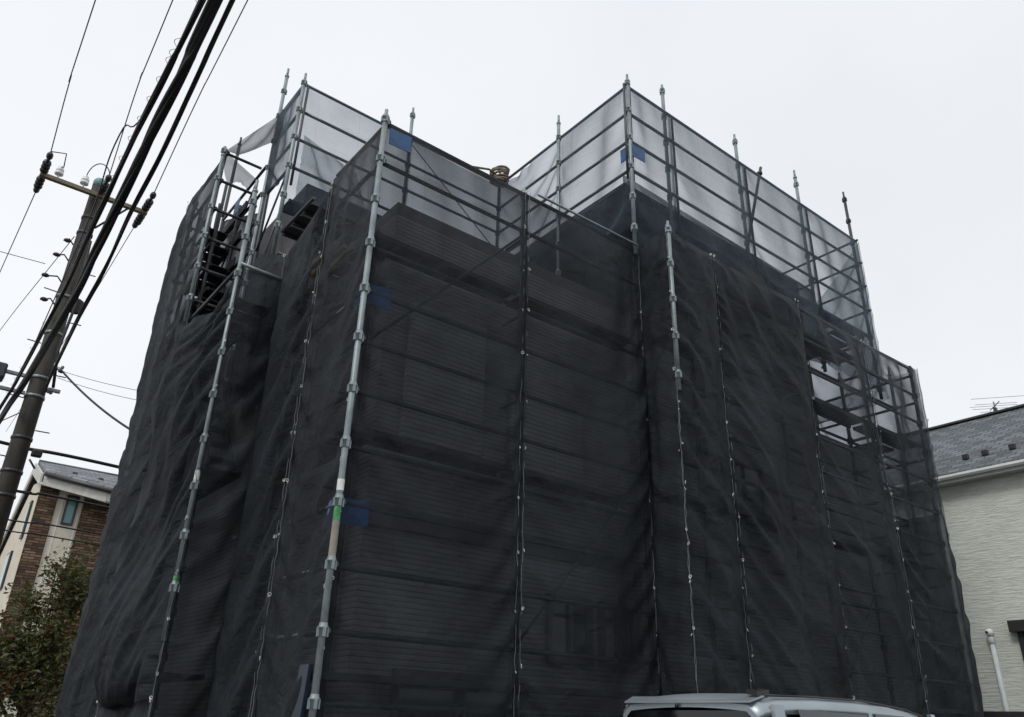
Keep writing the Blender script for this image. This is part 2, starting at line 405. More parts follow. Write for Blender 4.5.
def standard(S, x, y, z0, z1, zref=None, mat='zinc', lean=(0, 0), spigot=True, r=.0265, ztop_ref=None):
    """one upright: tube with a spigot on top and a wedge collar at every 475 mm"""
    lx, ly = lean
    P = lambda z: (x + lx * (z - z0), y + ly * (z - z0), z)
    m = MB()
    if spigot:
        m.tube([P(z0), P(z1 - .16)], r, 12); m.tube([P(z1 - .16), P(z1)], r * .66, 10)
        m.lathe(P(z1 - .17), [(r, 0), (r * 1.25, .005), (r * 1.25, .03), (r * .7, .034)], 12)
    else: m.tube([P(z0), P(z1)], r, 12)
    o = m.build('standard', M[mat], S)
    z = zref
    while z > z0 + .05:
        if z < z1 - .02:
            c = bpy.data.objects.new('collar', COLLAR[mat]); COL.objects.link(c)
            c.parent = o; c.location = Vector(P(z)) - WORLD[o]
            c.rotation_euler.z = random.uniform(-.15, .15)
        z -= .475
    return o

def ledger(S, p, q, name='ledger', mat='zinc_dark', r=.0215):
    if name == 'guard_rail': mat = 'zinc_mid'
    m = MB(); m.tube([p, q], r, 10); return m.build(name, M[mat], S)

def plank(S, x0, x1, y0, y1, z, along='x'):
    """steel deck: two side channels, slatted deck, hooks"""
    m = MB()
    if along == 'x':
        n = max(1, round((x1 - x0) / .30)); dx = (x1 - x0) / n
        for yy in (y0, y1 - .03): m.box(x0, x1, yy, yy + .03, z - .05, z)
        for i in range(n): m.box(x0 + i * dx + .005, x0 + (i + 1) * dx - .005, y0 + .031, y1 - .031, z - .016, z - .004)
    else:
        n = max(1, round((y1 - y0) / .30)); dy = (y1 - y0) / n
        for xx in (x0, x1 - .03): m.box(xx, xx + .03, y0, y1, z - .05, z)
        for i in range(n): m.box(x0 + .031, x1 - .031, y0 + i * dy + .02, y0 + (i + 1) * dy - .02, z - .016, z - .004)
    return m.build('deck_plank', M['plank'], S)

YF, XL = 5.52, 2.62            # middle face, left face
ZL = 6.94                      # lower guard rail
ZU = 9.63                      # upper guard rail
lo = [ZL - .475 * i for i in range(15)]
up = [ZU - .475 * i for i in range(4)]

# (1) front corner scaffold
S1 = empty('scaffold', (4.4, 5.7, 0), 'lower scaffold around the near corner, one zinc post up the middle of the wrapped house', 'scaffold')
sA = standard(S1, XL, YF, 0, 7.06, ZL, 'zinc')
b = MB()
b.tube([(XL, YF, 3.22), (XL, YF, 3.31)], .0285, 12, False)
b.build('tape', M['paint_white'], sA)
b = MB(); b.tube([(XL, YF, 2.99), (XL, YF, 3.16)], .0285, 12, False); b.build('paint_band', M['paint_green'], sA)
b = MB(); b.tube([(XL, YF, 2.70), (XL, YF, 2.98)], .0285, 12, False); b.build('paint_band', M['paint_tan'], sA)
standard(S1, 4.42, YF + .062, 0, 7.04, ZL, 'zinc')
standard(S1, XL + .085, 6.62, 0, 6.55, ZL, 'zinc_dark')
standard(S1, XL + .085, 7.16, 0, 6.70, ZL, 'zinc_dark')
standard(S1, XL + .085, 7.73, 0, 6.60, ZL, 'zinc_dark')
for i, z in enumerate(lo):
    if i == 2: continue
    j = .01 if i % 2 else 0.
    ledger(S1, (XL, YF + .045, z - j), (4.42, YF + .05, z - j)); ledger(S1, (4.42, YF + .05, z - j), (6.2, YF + .045, z - j))
    if i not in (3, 7, 11):
        ledger(S1, (XL + .045, YF, z), (XL + .045, 6.62, z))
        if i: ledger(S1, (XL + .045, 6.62, z), (XL + .045, 7.66, z))
ledger(S1, (4.55, YF - .02, ZL + .03), (6.16, YF - .02, ZL + .05), 'hem_rail', 'zinc', .014)
ledger(S1, (2.66, YF + .09, 4.5), (4.45, YF + .09, 6.45), 'brace', r=.015)
ledger(S1, (4.45, YF + .09, 2.2), (6.15, YF + .09, 4.1), 'brace', r=.015)
for z in (5.72, 3.82, 1.92):
    plank(S1, XL + .08, 4.38, YF + .09, YF + .36, z); plank(S1, 4.45, 6.15, YF + .09, YF + .36, z)
    plank(S1, XL + .09, XL + .38, 5.95, 7.6, z + .02, 'y')
for z in lo[1::2]:
    ledger(S1, (4.45, YF + .05, z - .06), (4.45, 5.92, z - .06), 'wall_tie', r=.014)
    ledger(S1, (XL + .05, 6.64, z - .06), (3.08, 6.64, z - .06), 'wall_tie', r=.014)
for dx in (.10, .19, .28):
    q = MB(); q.box(XL + dx, XL + dx + .05, 6.55, 7.35, 6.05, 6.10, .008); q.build('yellow_batten', M['yellow'], S1)

# (2) stair tower scaffold on the left
XT, XI = 2.14, 2.68
S2 = empty('scaffold', (2.45, 9.4, 0), 'open stair tower scaffold at the left end of the wrapped house', 'scaffold')
sK = standard(S2, XT, 7.68, 2.20, 7.24, ZL, 'zinc')
b = MB(); b.tube([(XT, 7.68, 3.62), (XT, 7.68, 3.76)], .0285, 12, False); b.build('tape', M['paint_white'], sK)
b = MB(); b.tube([(XT, 7.68, 2.66), (XT, 7.68, 2.76)], .0285, 12, False); b.build('paint_band', M['paint_green'], sK)
standard(S2, XT - .02, 9.5, 6.1, 8.90, 8.83, 'zinc'); standard(S2, XT + .08, 9.5, 0, 6.05, 8.83, 'zinc_dark'); standard(S2, XT + .08, 11.02, 0, 8.95, 8.83, 'zinc_dark')
standard(S2, XI, 11.05, 0, 10.4, 8.83, 'zinc_dark'); standard(S2, XI, 9.5, 0, 8.3, 8.83, 'zinc_dark')
ladz = [8.83 - .475 * i for i in range(18)]
for i, z in enumerate(ladz):
    ledger(S2, (XT + .04, 9.5, z), (XT + .04, 11.05, z))
    if i % 2 == 0 or i < 6: ledger(S2, (XT, 9.54, z), (XI, 9.54, z), 'transom')
    if i % 2 == 1: ledger(S2, (XT, 11.0, z), (XI, 11.0, z), 'transom')
    if 4 < i: ledger(S2, (XT + .04, 7.70, z - .3), (XT + .04, 9.5, z - .3))
    if i < 9: ledger(S2, (XI, 9.3, z - .1), (XI, 11.05, z - .1))
ledger(S2, (XT - .01, 7.655, 6.10), (XL + .05, 7.655, 6.08), 'return_rail', 'zinc', .022)
for z, y0 in ((8.1, 10.35), (7.7, 10.1), (7.25, 9.85), (6.8, 9.7), (6.35, 9.65), (5.6, 9.65), (3.7, 9.65)):
    plank(S2, XT + .20, XI - .05, y0, 10.95, z, 'y')
for z in (5.75, 3.85, 1.95): plank(S2, XT + .08, XI - .10, 7.75, 9.45, z, 'y')
for (z0, z1) in ((3.9, 5.75),):
    st = MB()
    for xx in (XT + .14, XI - .14): st.slab([(xx - .015, 7.85, z0), (xx - .015, 8.0, z0), (xx - .015, 9.6, z1 - .02), (xx - .015, 9.45, z1)], (.03, 0, 0))
    so = st.build('stair_stringers', M['plank'], S2)
    for k in range(8):
        t = (k + .5) / 8; yy = 7.95 + 1.55 * t; zz = z0 + (z1 - z0) * t
        q = MB(); q.box(XT + .16, XI - .16, yy - .10, yy + .10, zz - .02, zz); q.build('tread', M['plank'], so)
for (xx, yy, z1) in ((XT + .30, 10.3, 8.9), (XI - .06, 10.0, 8.4), (XT + .12, 10.7, 8.6), (XT + .2, 9.9, 8.2), (XI - .2, 10.6, 8.7)):
    ledger(S2, (xx, yy, 5.6), (xx, yy, z1), 'deck_post', 'zinc_dark', .024)
for z in (8.25, 7.75, 7.30, 6.80): 
    m = MB(); m.box(XI - .075, XI - .05, 9.7, 10.95, z - .07, z + .07); m.build('toe_board', M['plank'], S2)
ledger(S2, (XT + .06, 9.52, 7.4), (XT + .06, 11.0, 8.8), 'brace', r=.014); ledger(S2, (XI - .03, 9.5, 8.6), (XI - .03, 11.0, 6.9), 'brace', r=.014)

# (3) projecting scaffold on the right
YR = 5.09
XR = (6.24, 7.06, 8.88, 10.57, 12.24)
S3 = empty('scaffold', (9.2, 5.3, 0), 'lower scaffold projecting at the right, its short zinc post ending in mid air', 'scaffold')
standard(S3, XR[0], YR - .01, 4.95, 7.16, ZL + .1, 'zinc')
xe = lambda z: 11.90 + .045 * z
for x in XR[1:-1]: standard(S3, x, YR + .09, 0, 7.10, ZL + .1, 'zinc_dark')
standard(S3, xe(0), YR + .09, 0, 7.10, ZL + .1, 'zinc_dark', lean=(.045, 0))
for x in XR[1:-1]: standard(S3, x, YF, 0, 6.6, ZL, 'zinc_dark')
standard(S3, xe(0), YF, 0, 7.2, ZL, 'zinc_dark', lean=(.045, 0))
standard(S3, xe(0), 7.3, 0, 7.1, ZL, 'zinc_dark', lean=(.045, 0))
xs = XR
for i, z in enumerate(lo):
    z += .08
    for x0, x1 in zip(xs[:-1], xs[1:]):
        if i in (3, 7, 11): continue
        ledger(S3, (x0, YR + .07, z), (xe(z) if x1 > 12 else x1, YR + .07, z), mat='zinc_mid' if i < 6 and x0 > 8 else 'zinc_dark')
for i, z in enumerate(lo[:9]):
    if i % 2 == 0 or i < 6:
        ledger(S3, (XR[2], YF + .03, z), (XR[3], YF + .03, z), 'inner_ledger'); ledger(S3, (XR[3], YF + .03, z), (xe(z), YF + .03, z), 'inner_ledger')
    if i < 8:
        ledger(S3, (xe(z) - .03, YR + .05, z - .03), (xe(z) - .03, YF, z - .03), 'transom'); ledger(S3, (xe(z) - .03, YF, z - .03), (xe(z) - .03, 7.3, z - .03), 'end_ledger')
        ledger(S3, (XR[3] - .03, YR + .05, z - .03), (XR[3] - .03, YF, z - .03), 'transom')
for z in (6.72, 5.72, 3.85, 1.95):
    for x0, x1 in zip(xs[:-1], xs[1:]):
        if z > 6 and x1 > 11: continue
        plank(S3, x0 + .04, (xe(z) if x1 > 12 else x1) - .06, YR + .10, YF - .05, z)
plank(S3, 11.66, 12.05, 5.6, 7.2, 5.76, 'y')
ledger(S3, (8.9, YR + .12, 2.0), (10.55, YR + .12, 3.9), 'brace', r=.014)

# (4) upper storey scaffold
XC = 6.13
S4 = empty('scaffold', (7.0, 7.0, 5.9), 'upper scaffold of posts and guard rails standing above the flat roofs', 'scaffold')
standard(S4, XC, YF, 6.86, 9.78, ZU, 'zinc'); standard(S4, XC + .07, YF + .09, .02, 6.9, ZL, 'zinc_dark')
for dx, dy in ((-.05, .02), (.05, .015)):
    m = MB(); m.tube([(XC + dx, YF + dy, 8.0), (XC + dx, YF + dy, 9.6)], .017, 8); m.build('net_pole', M['zinc_dark'], S4)
XU = (7.0, 8.71, 10.38, 12.02)
TOPU = (10.22, 10.25, 10.40, 10.75)
for x, t in zip(XU, TOPU):
    standard(S4, x, YF + .11, 6.6, t, ZU + .475 * 2, 'zinc_dark' if x > 12 else 'zinc'); 
for x in (7.06, 8.77, 10.44): 
    m = MB(); m.tube([(x + .04, YF + .06, 7.4), (x + .04, YF + .06, 9.6)], .018, 8); m.build('net_pole', M['zinc_dark'], S4)
xu = (XC,) + XU
for z in up:
    for x0, x1 in zip(xu[:-1], xu[1:]): ledger(S4, (x0, YF + .05, z), (x1, YF + .05, z), 'guard_rail')
    ledger(S4, (XC + .04, YF, z), (XC + .04, 6.95, z), 'guard_rail'); ledger(S4, (XC + .04, 6.95, z), (XC + .04, 8.4, z), 'guard_rail')
    ledger(S4, (2.70, 8.42, z), (4.45, 8.42, z), 'guard_rail'); ledger(S4, (4.45, 8.42, z), (XC, 8.42, z), 'guard_rail')
    ledger(S4, (2.73, 8.4, z), (2.73, 9.25, z), 'guard_rail')
    ledger(S4, (12.0, YF, z), (12.0, 7.3, z), 'end_rail'); ledger(S4, (12.0, 7.3, z - .02), (12.0, 8.6, z - .02), 'end_rail')
standard(S4, XC + .01, 6.95, 6.3, 10.05, ZU + .475, 'zinc'); standard(S4, XC + .02, 8.42, 6.3, 9.95, ZU, 'zinc_dark')
standard(S4, 4.45, 8.44, 6.3, 10.25, ZU + .475, 'zinc')
sF = standard(S4, 2.70, 8.40, 6.75, 9.80, ZU, 'zinc', lean=(0, 0))
m = MB(); m.tube([(2.76, 8.38, 7.9), (2.76, 8.38, 9.6)], .018, 8); m.build('net_pole', M['zinc_dark'], S4)
standard(S4, 2.70, 9.25, 5.0, 10.55, ZU + .475, 'zinc'); 
m = MB(); m.tube([(2.73, 9.18, 5.0), (2.73, 9.18, 9.7)], .028, 10); m.build('net_pole', M['zinc_dark'], S4)
standard(S4, 12.0, 7.3, 6.0, 9.9, ZU, 'zinc_dark')
for z in (7.75,):
    for x0, x1 in zip(xu[1:-1], xu[2:]): plank(S4, x0 + .04, x1 - .04, YF + .09, YF + .34, z)
    plank(S4, 2.8, 4.4, 8.46, 8.74, z)
plank(S4, 11.3, 11.95, 5.7, 8.3, 7.72, 'y')
for y0 in (7.45, 7.75, 8.05): plank(S4, 2.74, 3.75, y0, y0 + .26, 7.12)
ledger(S4, (2.7, 8.2, 7.05), (2.7, 7.3, 7.05), 'transom'); ledger(S4, (2.72, 8.3, 6.8), (3.9, 8.3, 6.8), 'transom')
for z0, z1 in ((7.2, 8.2), (6.3, 7.6)): ledger(S4, (2.72, 9.2, z0), (2.72, 8.45, z1), 'brace', r=.014)
ledger(S4, (4.45, 8.38, 9.5), (6.10, 8.38, 8.3), 'brace', r=.008)

bar = MB(); bar.tube([(8.56, 5.62, 7.75), (9.40, 5.66, 9.97)], .024, 10); bar.lathe((9.33, 5.65, 9.78), [(.03, 0), (.045, .01), (.045, .05), (.03, .06)], 10)
bar.build('leaning_bar', M['black_plastic'], label='dark bar leaning at a slant against the upper right guard rails', cat='bar')
rp = MB()
for i in range(9):
    pts = [(6.14 + .012 * math.sin(i) + (.13 + .02 * random.random()) * math.cos(t), 8.42 + (.13 + .02 * random.random()) * math.sin(t), 9.66 + .03 * i + .035 * math.sin(t + i)) for t in [j * math.pi / 9 for j in range(19)]]
    rp.tube(pts, .02, 6, False)
rp.tube([(6.03, 8.36, 9.74), (5.9, 8.38, 9.78), (5.6, 8.42, 9.70)], .018, 6)
rp.build('rope_coil', M['rope'], label='tan coil of rope hung over an upper post between the two netted corners', cat='rope')

def corner_board(loc, label, w=.26, h=.20, left=True, right=True, wl=.20, mat='blue'):
    o = empty('corner_board', loc, label, 'blue board', 'blue boards tied round scaffold corner posts')
    x, y, z = loc
    if right:
        m = MB(); m.slab([(x + .035, y + .03, z), (x + .035 + w, y + .03, z + .01), (x + .035 + w, y + .03, z + h), (x + .035, y + .03, z + h - .01)], (0, .008, 0)); m.build('panel', M[mat], o)
    if left:
        m = MB(); m.slab([(x + .03, y + .04, z), (x + .03, y + .04 + wl, z), (x + .03, y + .04 + wl, z + h), (x + .03, y + .04, z + h)], (.008, 0, 0)); m.build('panel', M[mat], o)
corner_board((XL + .02, YF - .055, 6.66), 'brightest blue board at the top of the near corner post', .24, .20, left=False, mat='blue_toned_down')
corner_board((XL, YF, 4.92), 'blue board glimpsed through mesh halfway up the near corner post', .25, .21)
corner_board((XL, YF, 2.98), 'blue board behind mesh low on the near corner post, beside its green paint', .25, .21)
corner_board((XC - .03, YF - .06, 8.36), 'blue board folded round the tall upper right corner post', .24, .21, wl=.20, mat='blue_toned_down')
corner_board((XT + .02, 7.72, 2.66), 'dark blue board low on the mid air left post', .01, .24, right=False, wl=.22)
corner_board((XI - .1, 10.02, 8.3), 'small blue board inside the open stair tower', .01, .28, right=False, wl=.20)
nb = MB(); nb.slab([(2.57, 5.68, .9), (2.57, 5.83, .9), (2.57, 5.72, 1.96), (2.57, 5.57, 1.96)], (.03, 0, 0))
nb.build('leaning_board', M['navy'], label='narrow navy board leaning beside the foot of the near corner post', cat='board')

# ------------------------------------------------------------------ mesh sheets: a small cloth solver hangs each one from its ties
def relax(P, rest_h, rest_v, rest_d, pins, tgt, nrm, base, iters, grav, wind, lim, bend):
    prev = P.copy()
    def con(A, B, rest, k):
        d = B - A; l = np.sqrt((d * d).sum(-1, keepdims=True)) + 1e-9
        c = d * (.5 * k * (l - rest[..., None]) / l); return c
    for it in range(iters):
        v = (P - prev) * .95; prev = P.copy(); P = P + v + wind; P[..., 2] -= grav
        for rep in range(2):
            for p in (0, 1):
                a = P[:, p:-1:2]; b = P[:, p + 1::2]; n = min(a.shape[1], b.shape[1])
                c = con(a[:, :n], b[:, :n], rest_h[:, p::2][:, :n], 1.); a[:, :n] += c; b[:, :n] -= c
                a = P[p:-1:2]; b = P[p + 1::2]; n = min(a.shape[0], b.shape[0])
                c = con(a[:n], b[:n], rest_v[p::2][:n], 1.); a[:n] += c; b[:n] -= c
            for (sa, sb) in (((slice(None, -1), slice(None, -1)), (slice(1, None), slice(1, None))), ((slice(None, -1), slice(1, None)), (slice(1, None), slice(None, -1)))):
                for p in (0, 1):
                    A = P[sa][p::2]; B = P[sb][p::2]
                    c = con(A, B, rest_d[p::2], .25); A += c; B -= c
            if bend:
                P[:, 1:-1] += bend * ((P[:, :-2] + P[:, 2:]) * .5 - P[:, 1:-1])
                P[1:-1] += bend * ((P[:-2] + P[2:]) * .5 - P[1:-1])
            P[pins] = tgt[pins]
            s = ((P - base) * nrm).sum(-1, keepdims=True)
            P += nrm * np.maximum(0, lim - s)
            P[pins] = tgt[pins]
    return P

def pulled_folds(W, Hh, nv, nu, specs, seed, gain=1.):
    rs = np.random.RandomState(seed)
    U = np.linspace(0, W, nu)[None, :]; V = np.linspace(0, Hh, nv)[:, None]
    h = np.zeros((nv, nu))
    for (ang, amp, wl, dens) in specs:
        c, s_ = math.cos(R(ang)), math.sin(R(ang))     # direction the fold runs along
        t = U * c + V * s_; x = -U * s_ + V * c
        for i in range(5):
            ph = rs.uniform(0, 6.28, 8); w_l = wl * rs.uniform(.55, 1.7)
            da = rs.uniform(-.13, .13); xx = x + da * t + .10 * np.sin(.9 * t + ph[0]) + .05 * np.sin(2.3 * t + ph[1] + .8 * x)
            rdg = np.clip(1 - np.abs(np.sin(np.pi * xx / (2 * w_l) + ph[2])) * 1.35, 0, 1) ** 1.9
            env = np.clip(.5 * np.sin(1.5 * t + ph[3] + 1.1 * np.sin(1.3 * x + ph[4])) + .5 * np.sin(.75 * t + ph[5] - .9 * x) + (dens - .5) * 1.4, 0, 1)
            h += 1.15 * gain * amp * rdg * env * rs.uniform(.5, 1.1)
    nz = .5 + .25 * np.sin(2.1 * U + 1.3 * V + rs.uniform(0, 6)) + .25 * np.sin(4.3 * U - .9 * V + rs.uniform(0, 6))
    h += .020 * np.abs(np.sin(np.pi * (Hh - V + .03 * np.sin(3 * U + V)) / .475)) ** .7 * nz
    eu = np.minimum(U, W - U) / .16; ev = np.minimum(V, Hh - V) / .12
    return h * np.clip(eu, .12, 1) * np.clip(ev, 0, 1)

NET_N = [0]
def net(label, BL, BR, TR, TL, out, slack=.010, vslack=.004, mat='net', step=.04, group='dark mesh sheets tied over the scaffold',
        ties=(True, True), tie_step=.475, top='line', bottom='tie', jit=.02, wind=.00008, overlap=.035, lim=-.02, tie_show=True, iters=130, grav=.00035, topsag=0., shear=0., edge=True, bend=.012, folds=()):
    NET_N[0] += 1; rng = np.random.RandomState(100 + NET_N[0])
    BL, BR, TR, TL, out = [np.array(p, float) for p in (BL, BR, TR, TL, out)]
    hd = (BR - BL) / np.linalg.norm(BR - BL)
    W = max(np.linalg.norm(BR - BL), np.linalg.norm(TR - TL)); Hh = max(np.linalg.norm(TL - BL), np.linalg.norm(TR - BR))
    nrm = out / np.linalg.norm(out)
    P = None
    for lev, st in enumerate((step * 2.4, step)):
        nu = max(4, int(round(W / st)) // 2 * 2); nv = max(4, int(round(Hh / st)) // 2 * 2)
        u = np.linspace(0, 1, nu + 1)[None, :, None]; v = np.linspace(0, 1, nv + 1)[:, None, None]
        flat = (1 - v) * ((1 - u) * BL + u * BR) + v * ((1 - u) * TL + u * TR)
        if topsag: flat = flat + np.array([0, 0, -1.]) * topsag * (4 * u * (1 - u)) * v ** 2
        if overlap:
            flat = flat + hd * overlap * (2 * u - 1)
        # slow breeze and tensions pushing cloth in and out
        rs = np.random.RandomState(500 + NET_N[0])
        w = np.zeros((nv + 1, nu + 1, 1))
        for k in range(7):
            fx, fz, ph = rs.uniform(.5, 4.5), rs.uniform(-1.2, 1.2) * Hh / 3, rs.uniform(0, 6.28)
            w += rs.uniform(.4, 1.) * np.sin(2 * math.pi * (fx * u + fz * v) + ph)
        wv = nrm * w * wind + nrm * wind * .5
        if P is None:
            P = flat + nrm * (.012 * w + .01 * rng.randn(nv + 1, nu + 1, 1))
        else:
            # upsample
            Q = np.zeros((nv + 1, nu + 1, 3))
            yi = np.linspace(0, P.shape[0] - 1, nv + 1); xi = np.linspace(0, P.shape[1] - 1, nu + 1)
            y0 = np.clip(yi.astype(int), 0, P.shape[0] - 2); x0 = np.clip(xi.astype(int), 0, P.shape[1] - 2)
            fy = (yi - y0)[:, None, None]; fx_ = (xi - x0)[None, :, None]
            Q = (1 - fy) * ((1 - fx_) * P[y0][:, x0] + fx_ * P[y0][:, x0 + 1]) + fy * ((1 - fx_) * P[y0 + 1][:, x0] + fx_ * P[y0 + 1][:, x0 + 1])
            P = Q + nrm * (.004 * rng.randn(nv + 1, nu + 1, 1))
        rh = np.linalg.norm(flat[:, 1:] - flat[:, :-1], axis=-1) * (1 + slack)
        rv = np.linalg.norm(flat[1:] - flat[:-1], axis=-1) * (1 + vslack)
        rd = np.sqrt(((rh[:-1] + rh[1:]) / 2) ** 2 + ((rv[:, :-1] + rv[:, 1:]) / 2) ** 2)
        pins = np.zeros((nv + 1, nu + 1), bool); tgt = flat.copy()
        r2 = np.random.RandomState(900 + NET_N[0])
        nt_ = max(2, int(round(Hh / tie_step)))
        tie_pts = []
        for side, on in ((0, ties[0]), (nu, ties[1])):
            for k in range(nt_ + 1):
                j = int(round(k / nt_ * nv)); dz = r2.uniform(-1, 1) * jit; dh = r2.uniform(-.6, .6) * jit
                if not on: continue
                pins[j, side] = True
                if 0 < k < nt_: tgt[j, side] += np.array([0, 0, dz]) + hd * dh
                tie_pts.append((j, side))
        if edge:
            vv1 = np.linspace(0, 1, nv + 1)
            for side, on, sg in ((0, ties[0], 1), (nu, ties[1], -1)):
                if not on: continue
                for j in range(nv + 1):
                    sc_ = abs(math.sin(math.pi * vv1[j] * nt_))
                    if not pins[j, side] : tgt[j, side] += hd * sg * .010 * sc_
                    pins[j, side] = True
        if shear:
            prof = (np.sin(np.pi * np.clip(np.linspace(0, 1, nv + 1) * 1.08, 0, 1)) ** .6)
            tgt[:, nu, 2] -= shear * .5 * prof; tgt[:, 0, 2] += shear * .5 * prof
        if top == 'line':
            for i in range(0, nu + 1):
                pins[nv, i] = True
        elif top == 'corners': pins[nv, 0] = pins[nv, nu] = True
        if bottom == 'line': pins[0, :] = True
        elif bottom == 'tie':
            for i in range(0, nu + 1, max(2, nu // 4)): pins[0, i] = True
        P = relax(P, rh, rv, rd, pins, tgt, nrm, flat, iters if lev == 0 else int(iters * .6), grav * (1 if lev == 0 else .7), wv, lim, bend)
    nvv, nuu = P.shape[:2]
    if folds and mat != 'net_light': folds = list(folds) + [(r2.uniform(-80, 80), .004, .13, .3), (r2.uniform(-20, 20), .005, .18, .35)]
    if folds:
        P = P + nrm * pulled_folds(W, Hh, nvv, nuu, folds, 40 + NET_N[0], .6 if abs(nrm[0]) > .5 else (.6 if BL[0] > 8.8 else .95))[..., None]
    org = (BL + BR) / 2
    verts = (P - org).reshape(-1, 3)
    idx = np.arange(nvv * nuu).reshape(nvv, nuu)
    faces = np.stack([idx[:-1, :-1], idx[:-1, 1:], idx[1:, 1:], idx[1:, :-1]], -1).reshape(-1, 4)
    me = bpy.data.meshes.new('debris_net')
    me.from_pydata(verts.tolist(), [], faces.tolist())
    uvl = me.uv_layers.new(name='UVMap')
    uu = np.linspace(0, W, nuu)[None, :].repeat(nvv, 0).ravel() + NET_N[0] * 3.7; vv = np.linspace(0, Hh, nvv)[:, None].repeat(nuu, 1).ravel()
    li = faces.ravel(); arr = np.stack([uu[li], vv[li]], -1).ravel()
    uvl.data.foreach_set('uv', arr.astype(np.float32))
    me.polygons.foreach_set('use_smooth', np.ones(len(faces), bool))
    o = link_mesh('debris_net', me, M[mat], None, org)
    tag(o, label, 'mesh sheet', group)
    if tie_show:
        for side, on in ((0, ties[0]), (nuu - 1, ties[1])):
            if not on: continue
            lm = MB(); lm.tube([Vector(P[j, side] + nrm * (.022 + .006 * math.sin(j * 1.7)) + np.array([0, 0, 0])) for j in range(1, nvv - 1, 2)], .0038, 5)
            lm.build('lacing', M['cord'], o)
        for (j, side) in tie_pts:
            if side == 0 and ties[0] == 2 or side == nu and ties[1] == 2: continue
            if r2.rand() < .12: continue
            t = bpy.data.objects.new('tie', TIE); COL.objects.link(t); t.parent = o
            t.location = Vector(P[j, side] + nrm * .032 - org)
            t.rotation_euler = (r2.uniform(-.6, .6), r2.uniform(-.6, .6), r2.uniform(-3, 3)); s = r2.uniform(.3, .62); t.scale = (s, s, s)
    return o

tm = MB()
tm.tube([(.022 * math.cos(t), .0, .022 * math.sin(t)) for t in [i * 2 * math.pi / 10 for i in range(11)]], .0045, 5, False)
tm.ball((0, 0, -.022), .011, seg=6); tm.tube([(0, 0, -.02), (.012, .004, -.05)], .004, 5); tm.tube([(0, 0, -.02), (-.016, -.003, -.04)], .004, 5)
TIE = bpy.data.meshes.new('tie'); tm.bm.to_mesh(TIE); tm.bm.free(); TIE.materials.append(M['tie'])

YN = YF + .018   # sheets hang just inside the corner post, on the outside of the rails
front = (0, -1, 0); leftn = (-1, 0, 0)
net('wide dark mesh sheet right of the near corner post, with a diagonal brace behind it', (XL + .05, YN, .1), (4.42, YN, .1), (4.42, YN, ZL), (XL + .05, YN, ZL), front, .007, .002, jit=.012, shear=.03, folds=[(8, .012, .5, .45), (-65, .012, .45, .3), (-20, .012, .6, .3)])
net('dark mesh sheet left of the deep inner corner fold, under a sagging rail', (4.42, YN, .1), (6.20, YN, .1), (6.20, YN, ZL + .02), (4.42, YN, ZL), front, .010, .003, jit=.02, shear=-.06, folds=[(6, .012, .5, .4), (40, .02, .5, .45), (-50, .016, .5, .35)])
XN = XL + .018
net('dark mesh sheet turning left from the near corner post', (XN, 6.62, .1), (XN, YF + .05, .1), (XN, YF + .05, ZL), (XN, 6.62, ZL - .05), leftn, .014, .004, jit=.02, shear=.06, folds=[(80, .022, .22, .6), (60, .015, .35, .4), (5, .01, .5, .3)])
net('narrow dark mesh sheet two seams left of the near corner post', (XN, 7.66, .1), (XN, 6.62, .1), (XN, 6.62, 6.80), (XN, 7.66, 6.42), leftn, .022, .005, jit=.03, shear=-.10, folds=[(84, .026, .2, .6), (70, .02, .3, .5)], mat='net_close')
net('narrow dark mesh return under the bright pipe, beside the mid air left post', (XT + .02, 7.665, .1), (XN, 7.665, .1), (XN, 7.665, 6.07), (XT + .02, 7.665, 6.07), front, .03, .006, jit=.03, shear=-.08, folds=[(88, .022, .16, .6), (55, .02, .3, .5)], mat='net_close')
net('dark mesh hanging slack beneath the upper left corner post, above the bright pipe', (XN + .03, 8.75, 4.9), (XN + .03, 7.67, 4.9), (XN + .03, 7.67, 6.42), (XN + .03, 8.75, 7.0), leftn, .04, .015, jit=.03, tie_show=False, folds=[(35, .03, .25, .7), (60, .02, .2, .5)], mat='net_close')
XS = XT + .018
net('mesh sheet with long slanting folds and bulging top, left of the short left post', (XS, 9.48, 1.72), (XS, 7.70, 1.72), (XS, 7.70, 6.08), (XS, 9.48, 6.12), leftn, .045, .012, jit=.05, top='corners', wind=.00012, topsag=.30, shear=-.28, step=.035, folds=[(66, .05, .22, .75), (58, .03, .35, .6), (78, .025, .3, .5)], mat='net_close')
net('low mesh sheet hemmed with white ties under the folded left sheet', (XS, 9.48, .05), (XS, 7.70, .05), (XS, 7.70, 1.74), (XS, 9.48, 1.74), leftn, .012, .003, folds=[(80, .02, .3, .5)], mat='net_close')
net('leftmost dark mesh sheet, seen edge on against the sky', (XS, 11.07, .1), (XS, 9.48, .1), (XS, 9.48, 8.83), (XS, 11.07, 8.85), leftn, .018, .004, jit=.03, shear=-.10, folds=[(86, .022, .22, .6), (74, .02, .3, .5)], mat='net_close')
net('mesh sheet closing the far back corner of the stair tower', (XI + .3, 11.09, .1), (XS, 11.09, .1), (XS, 11.09, 8.4), (XI + .3, 11.09, 7.6), (0, 1, 0), .012, .003, tie_show=False)
YS = YR + .015
net('narrow dark mesh return between the inner corner fold and the short right post', (6.215, YF - .02, .1), (6.225, YR + .02, .1), (6.225, YR + .02, 7.08), (6.215, YF - .02, 7.0), leftn, .035, .006, jit=.04, shear=.05, folds=[(88, .028, .14, .7), (70, .02, .2, .5)], mat='net_close')
